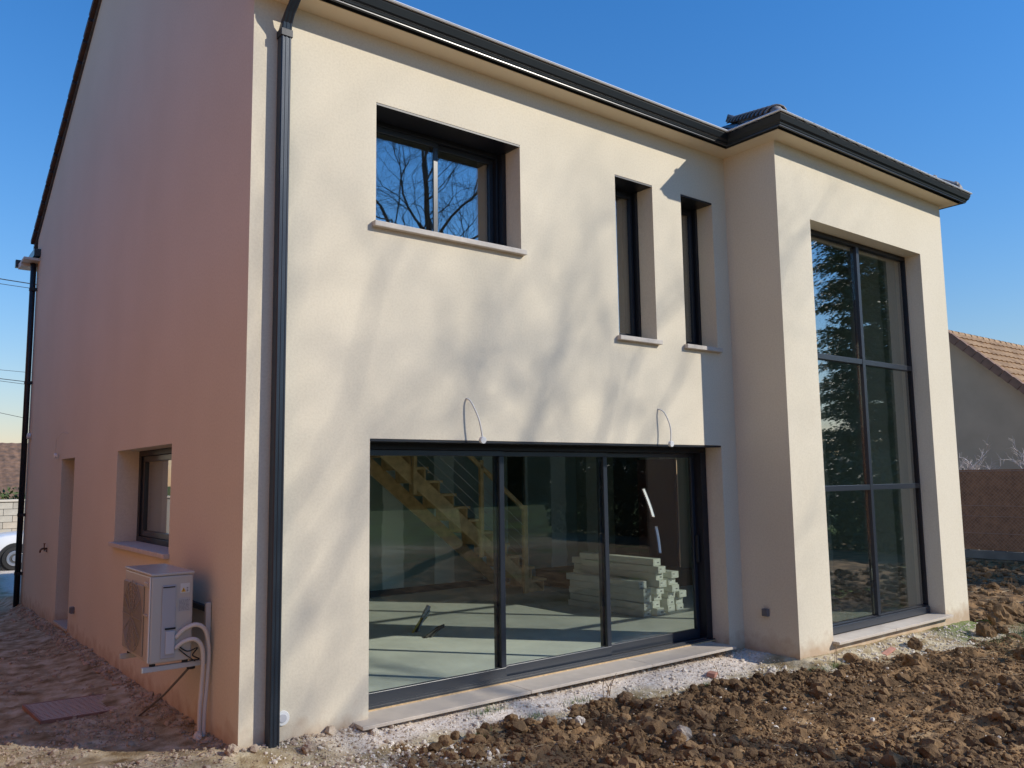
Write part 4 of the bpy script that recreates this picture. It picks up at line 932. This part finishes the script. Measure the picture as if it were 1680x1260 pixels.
# stones and clods one can pick out
named = [ # x, y, size, mat, name, label
 (1.37, -.53, .055, CLOD, 'soil_clod', 'dark brown clod, leftmost of the little row before the sliding door sill'),
 (1.50, -.47, .042, CLOD, 'soil_clod', 'small dark clod wedged behind the little row before the door sill'),
 (1.58, -.56, .050, BEIGE, 'grey_stone', 'pale grey stone in the middle of the little clod row before the door sill'),
 (1.74, -.53, .045, CLOD, 'soil_clod', 'brown clod closing the right end of the little row before the door sill'),
 (2.10, -.86, .065, CLOD, 'soil_clod', 'large brown clod on the soil edge below the middle door slab'),
 (2.38, -.90, .045, CHALK, 'white_stone', 'white pointed stone among clods below the middle door slab'),
 (4.80, -.82, .055, CLOD, 'soil_clod', 'brown clod with a pale foot on the gravel left of the projecting block'),
 (5.15, -.72, .05, CHALK, 'white_stone', 'pale flat stone on the gravel near the foot of the projecting block'),
 (8.98, -1.15, .12, CLOD, 'soil_clod', 'big rounded clod touching the right foot of the projecting block'),
 (9.30, -1.20, .085, CLOD, 'soil_clod', 'tan clod leaning on the big one by the right block corner'),
 (9.9, -.95, .16, CLOD, 'soil_clod', 'largest dark soil heap right of the projecting block'),
 (10.5, -.9, .15, CLOD, 'soil_clod', 'lumpy brown soil heap at the right edge behind the grass'),
 (7.46, -1.02, .085, CLOD, 'soil_clod', 'brown clod under the sill of the tall window'),
 (.42, -.24, .055, BEIGE, 'beige_stone', 'upright beige stone at the foot of the wall right of the downpipe'),
 (.98, -.16, .035, CHALK, 'white_stone', 'small pale stone under the left tip of the door sill'),
 (2.75, -1.62, .07, BEIGE, 'beige_stone', 'tan stone half sunk in the dug soil at bottom centre'),
 (2.25, -1.62, .075, CLOD, 'soil_clod', 'rough brown clod near the bottom edge left of centre'),
 (6.4, -1.55, .10, CLOD, 'soil_clod', 'broad dark clod in the dug soil before the tall window'),
 (7.6, -2.1, .10, CLOD, 'soil_clod', 'dark clod in the dug soil at the lower right'),
 (1.62, -1.78, .035, CHALK, 'white_stone', 'small white stone at the bottom edge of the dug soil'),
 (-.10, .55, .035, CHALK, 'white_stone', 'white lump at the foot of the white pipes'),
 (.02, .0, .05, BEIGE, 'beige_stone', 'beige stone against the house corner at the ground')]
for k, (x, y, s, m_, nm, lab) in enumerate(named):
    v, f = rock(3, 100+k, .38, 1.3); v = v*s*np.array([1, .95, .82])
    z = float(ground_z(np.array(x), np.array(y)))+s*.35
    if nm.startswith('beige_stone') and x < .1: x, y = -.06, -.05
    o = npobj(nm, v, f, m_, smooth=False); o.location = (x, y, z); o.rotation_euler = (k, k*1.7, k*2.3); tag(o, lab, 'clod' if 'clod' in nm else 'stone')
o = MB().box(-.085, .085, -.04, .04, -.022, .022).build('broken_brick', mat('pink_brick', (.42, .20, .14), .9, var=.15, vscale=20), None, bevel=.006); o.location = (4.62, -.40, float(ground_z(np.array(4.62), np.array(-.4)))+.02); o.rotation_euler = (.15, .1, .5); tag(o, 'pink broken brick lying on the white gravel near the inner corner', 'brick')
o = MB().box(-.15, .15, -.03, .03, -.012, .012).build('brick_shard', MATS['pink_brick'], None, bevel=.004); o.location = (6.95, -.98, float(ground_z(np.array(6.95), np.array(-.98)))+.02); o.rotation_euler = (.2, -.1, .15); tag(o, 'long reddish tile shard on the earth under the tall window sill', 'shard')
o = MB().tube(bez([(1.75, -1.2, -.09), (1.9, -1.22, -.08), (2.1, -1.30, -.085)], 4), .012, 6).build('dead_root', mat('tan_root', (.42, .28, .17), .8), None); tag(o, 'tan dead root lying on the dug soil below the door sill', 'root')
# dry weeds
DRY = mat('dry_stalk', (.26, .17, .10), .9)
for k, (x, y, hh, n, lab) in enumerate([(3.16, -.36, .24, 4, 'dry brown weed stalks in the gravel before the second door slab'), (4.35, -.72, .30, 1, 'single thin dry stalk leaning on the gravel left of the block'), (5.95, -.93, .30, 2, 'dry stalk standing by the front corner of the projecting block'), (11.2, -.6, .55, 2, 'dry stalks standing in the soil right of the block'), (12.8, -1.0, .6, 3, 'taller dry stalks at the right edge of the soil')]):
    rn = random.Random(40+k); mb = MB(); z = float(ground_z(np.array(x), np.array(y)))-.02
    for q in range(n):
        a = rn.uniform(-.09, .09) if n > 1 else -.09; mb.tube([(x+.03*q, y, z), (x+.03*q+a*.5, y, z+hh*.6*rn.uniform(.7, 1)), (x+.03*q+a*1.2, y+rn.uniform(-.03, .03), z+hh*rn.uniform(.75, 1))], .0045, 4, r2=.002)
    o = mb.build('dry_weed', DRY, None); tag(o, lab, 'weed')
# grass tufts
def grass(name, spots, m, seed, hgt=.05):
    rg = np.random.default_rng(seed); V = []
    for (x, y, rx, ry, n) in spots:
        px = x+rg.normal(size=n)*rx; py = y+rg.normal(size=n)*ry; pz = ground_z(px, py)
        for a, b, c in zip(px, py, pz):
            if not (not (0 < a < 9.7 and b > -.02)): continue
            h_ = hgt*rg.uniform(.4, 1.2); t = rg.uniform(0, 6.28); l = h_*rg.uniform(.2, .9); w = .0022
            dx, dy = math.cos(t), math.sin(t)
            V += [(a-dy*w, b+dx*w, c-.005), (a+dy*w, b-dx*w, c-.005), (a+dx*l, b+dy*l, c+h_)]
    V = np.array(V); return npobj(name, V, np.arange(len(V)).reshape(-1, 3), m, smooth=False, kind='stuff')
GR = mat('fresh_grass', (.05, .10, .015), .7, col2=(.13, .20, .04), vscale=8, coords='World')
grass('grass_tufts', [(1.62, -.62, .05, .03, 160), (2.9, -.33, .10, .03, 120), (2.0, -.21, .12, .02, 140), (2.3, -.45, .05, .04, 90), (4.25, -.62, .05, .02, 60), (5.55, -.98, .10, .035, 260), (5.9, -1.0, .05, .03, 200), (9.3, -1.6, .6, .16, 1800), (10.4, -1.35, .6, .15, 1600), (11.5, -1.6, .6, .3, 900), (17.6, 3.0, .6, 3, 2500), (3.3, -.62, .04, .03, 60)], GR, 3)
STRAW = mat('straw', (.50, .38, .22), .8)
rg = np.random.default_rng(9); V = []
for (x0_, x1_, y0_, y1_, n) in ((.2, 3.6, -1.3, -.3, 260), (-1.4, 1.0, -.8, .6, 300), (9.7, 16, -2, 2, 900), (2, 9.5, -3.2, -.9, 900)):
    px = rg.uniform(x0_, x1_, n); py = rg.uniform(y0_, y1_, n)
    k_ = acc_out(px, py); px, py = px[k_], py[k_]; pz = ground_z(px, py)+.012
    for a, b, c in zip(px, py, pz):
        t = rg.uniform(0, 6.28); l = rg.uniform(.015, .06) if x0_ < 9 else rg.uniform(.05, .2); w = .0018 if x0_ < 9 else .006; dx, dy = math.cos(t)*l, math.sin(t)*l; e = rg.uniform(-.008, .012)
        V += [(a-dx, b-dy, c-e), (a-dx*.2-dy*w/l, b-dy*.2+dx*w/l, c+.003), (a+dx, b+dy, c+e)]
V = np.array(V); npobj('straw_litter', V, np.arange(len(V)).reshape(-1, 3), STRAW, smooth=False, kind='stuff')
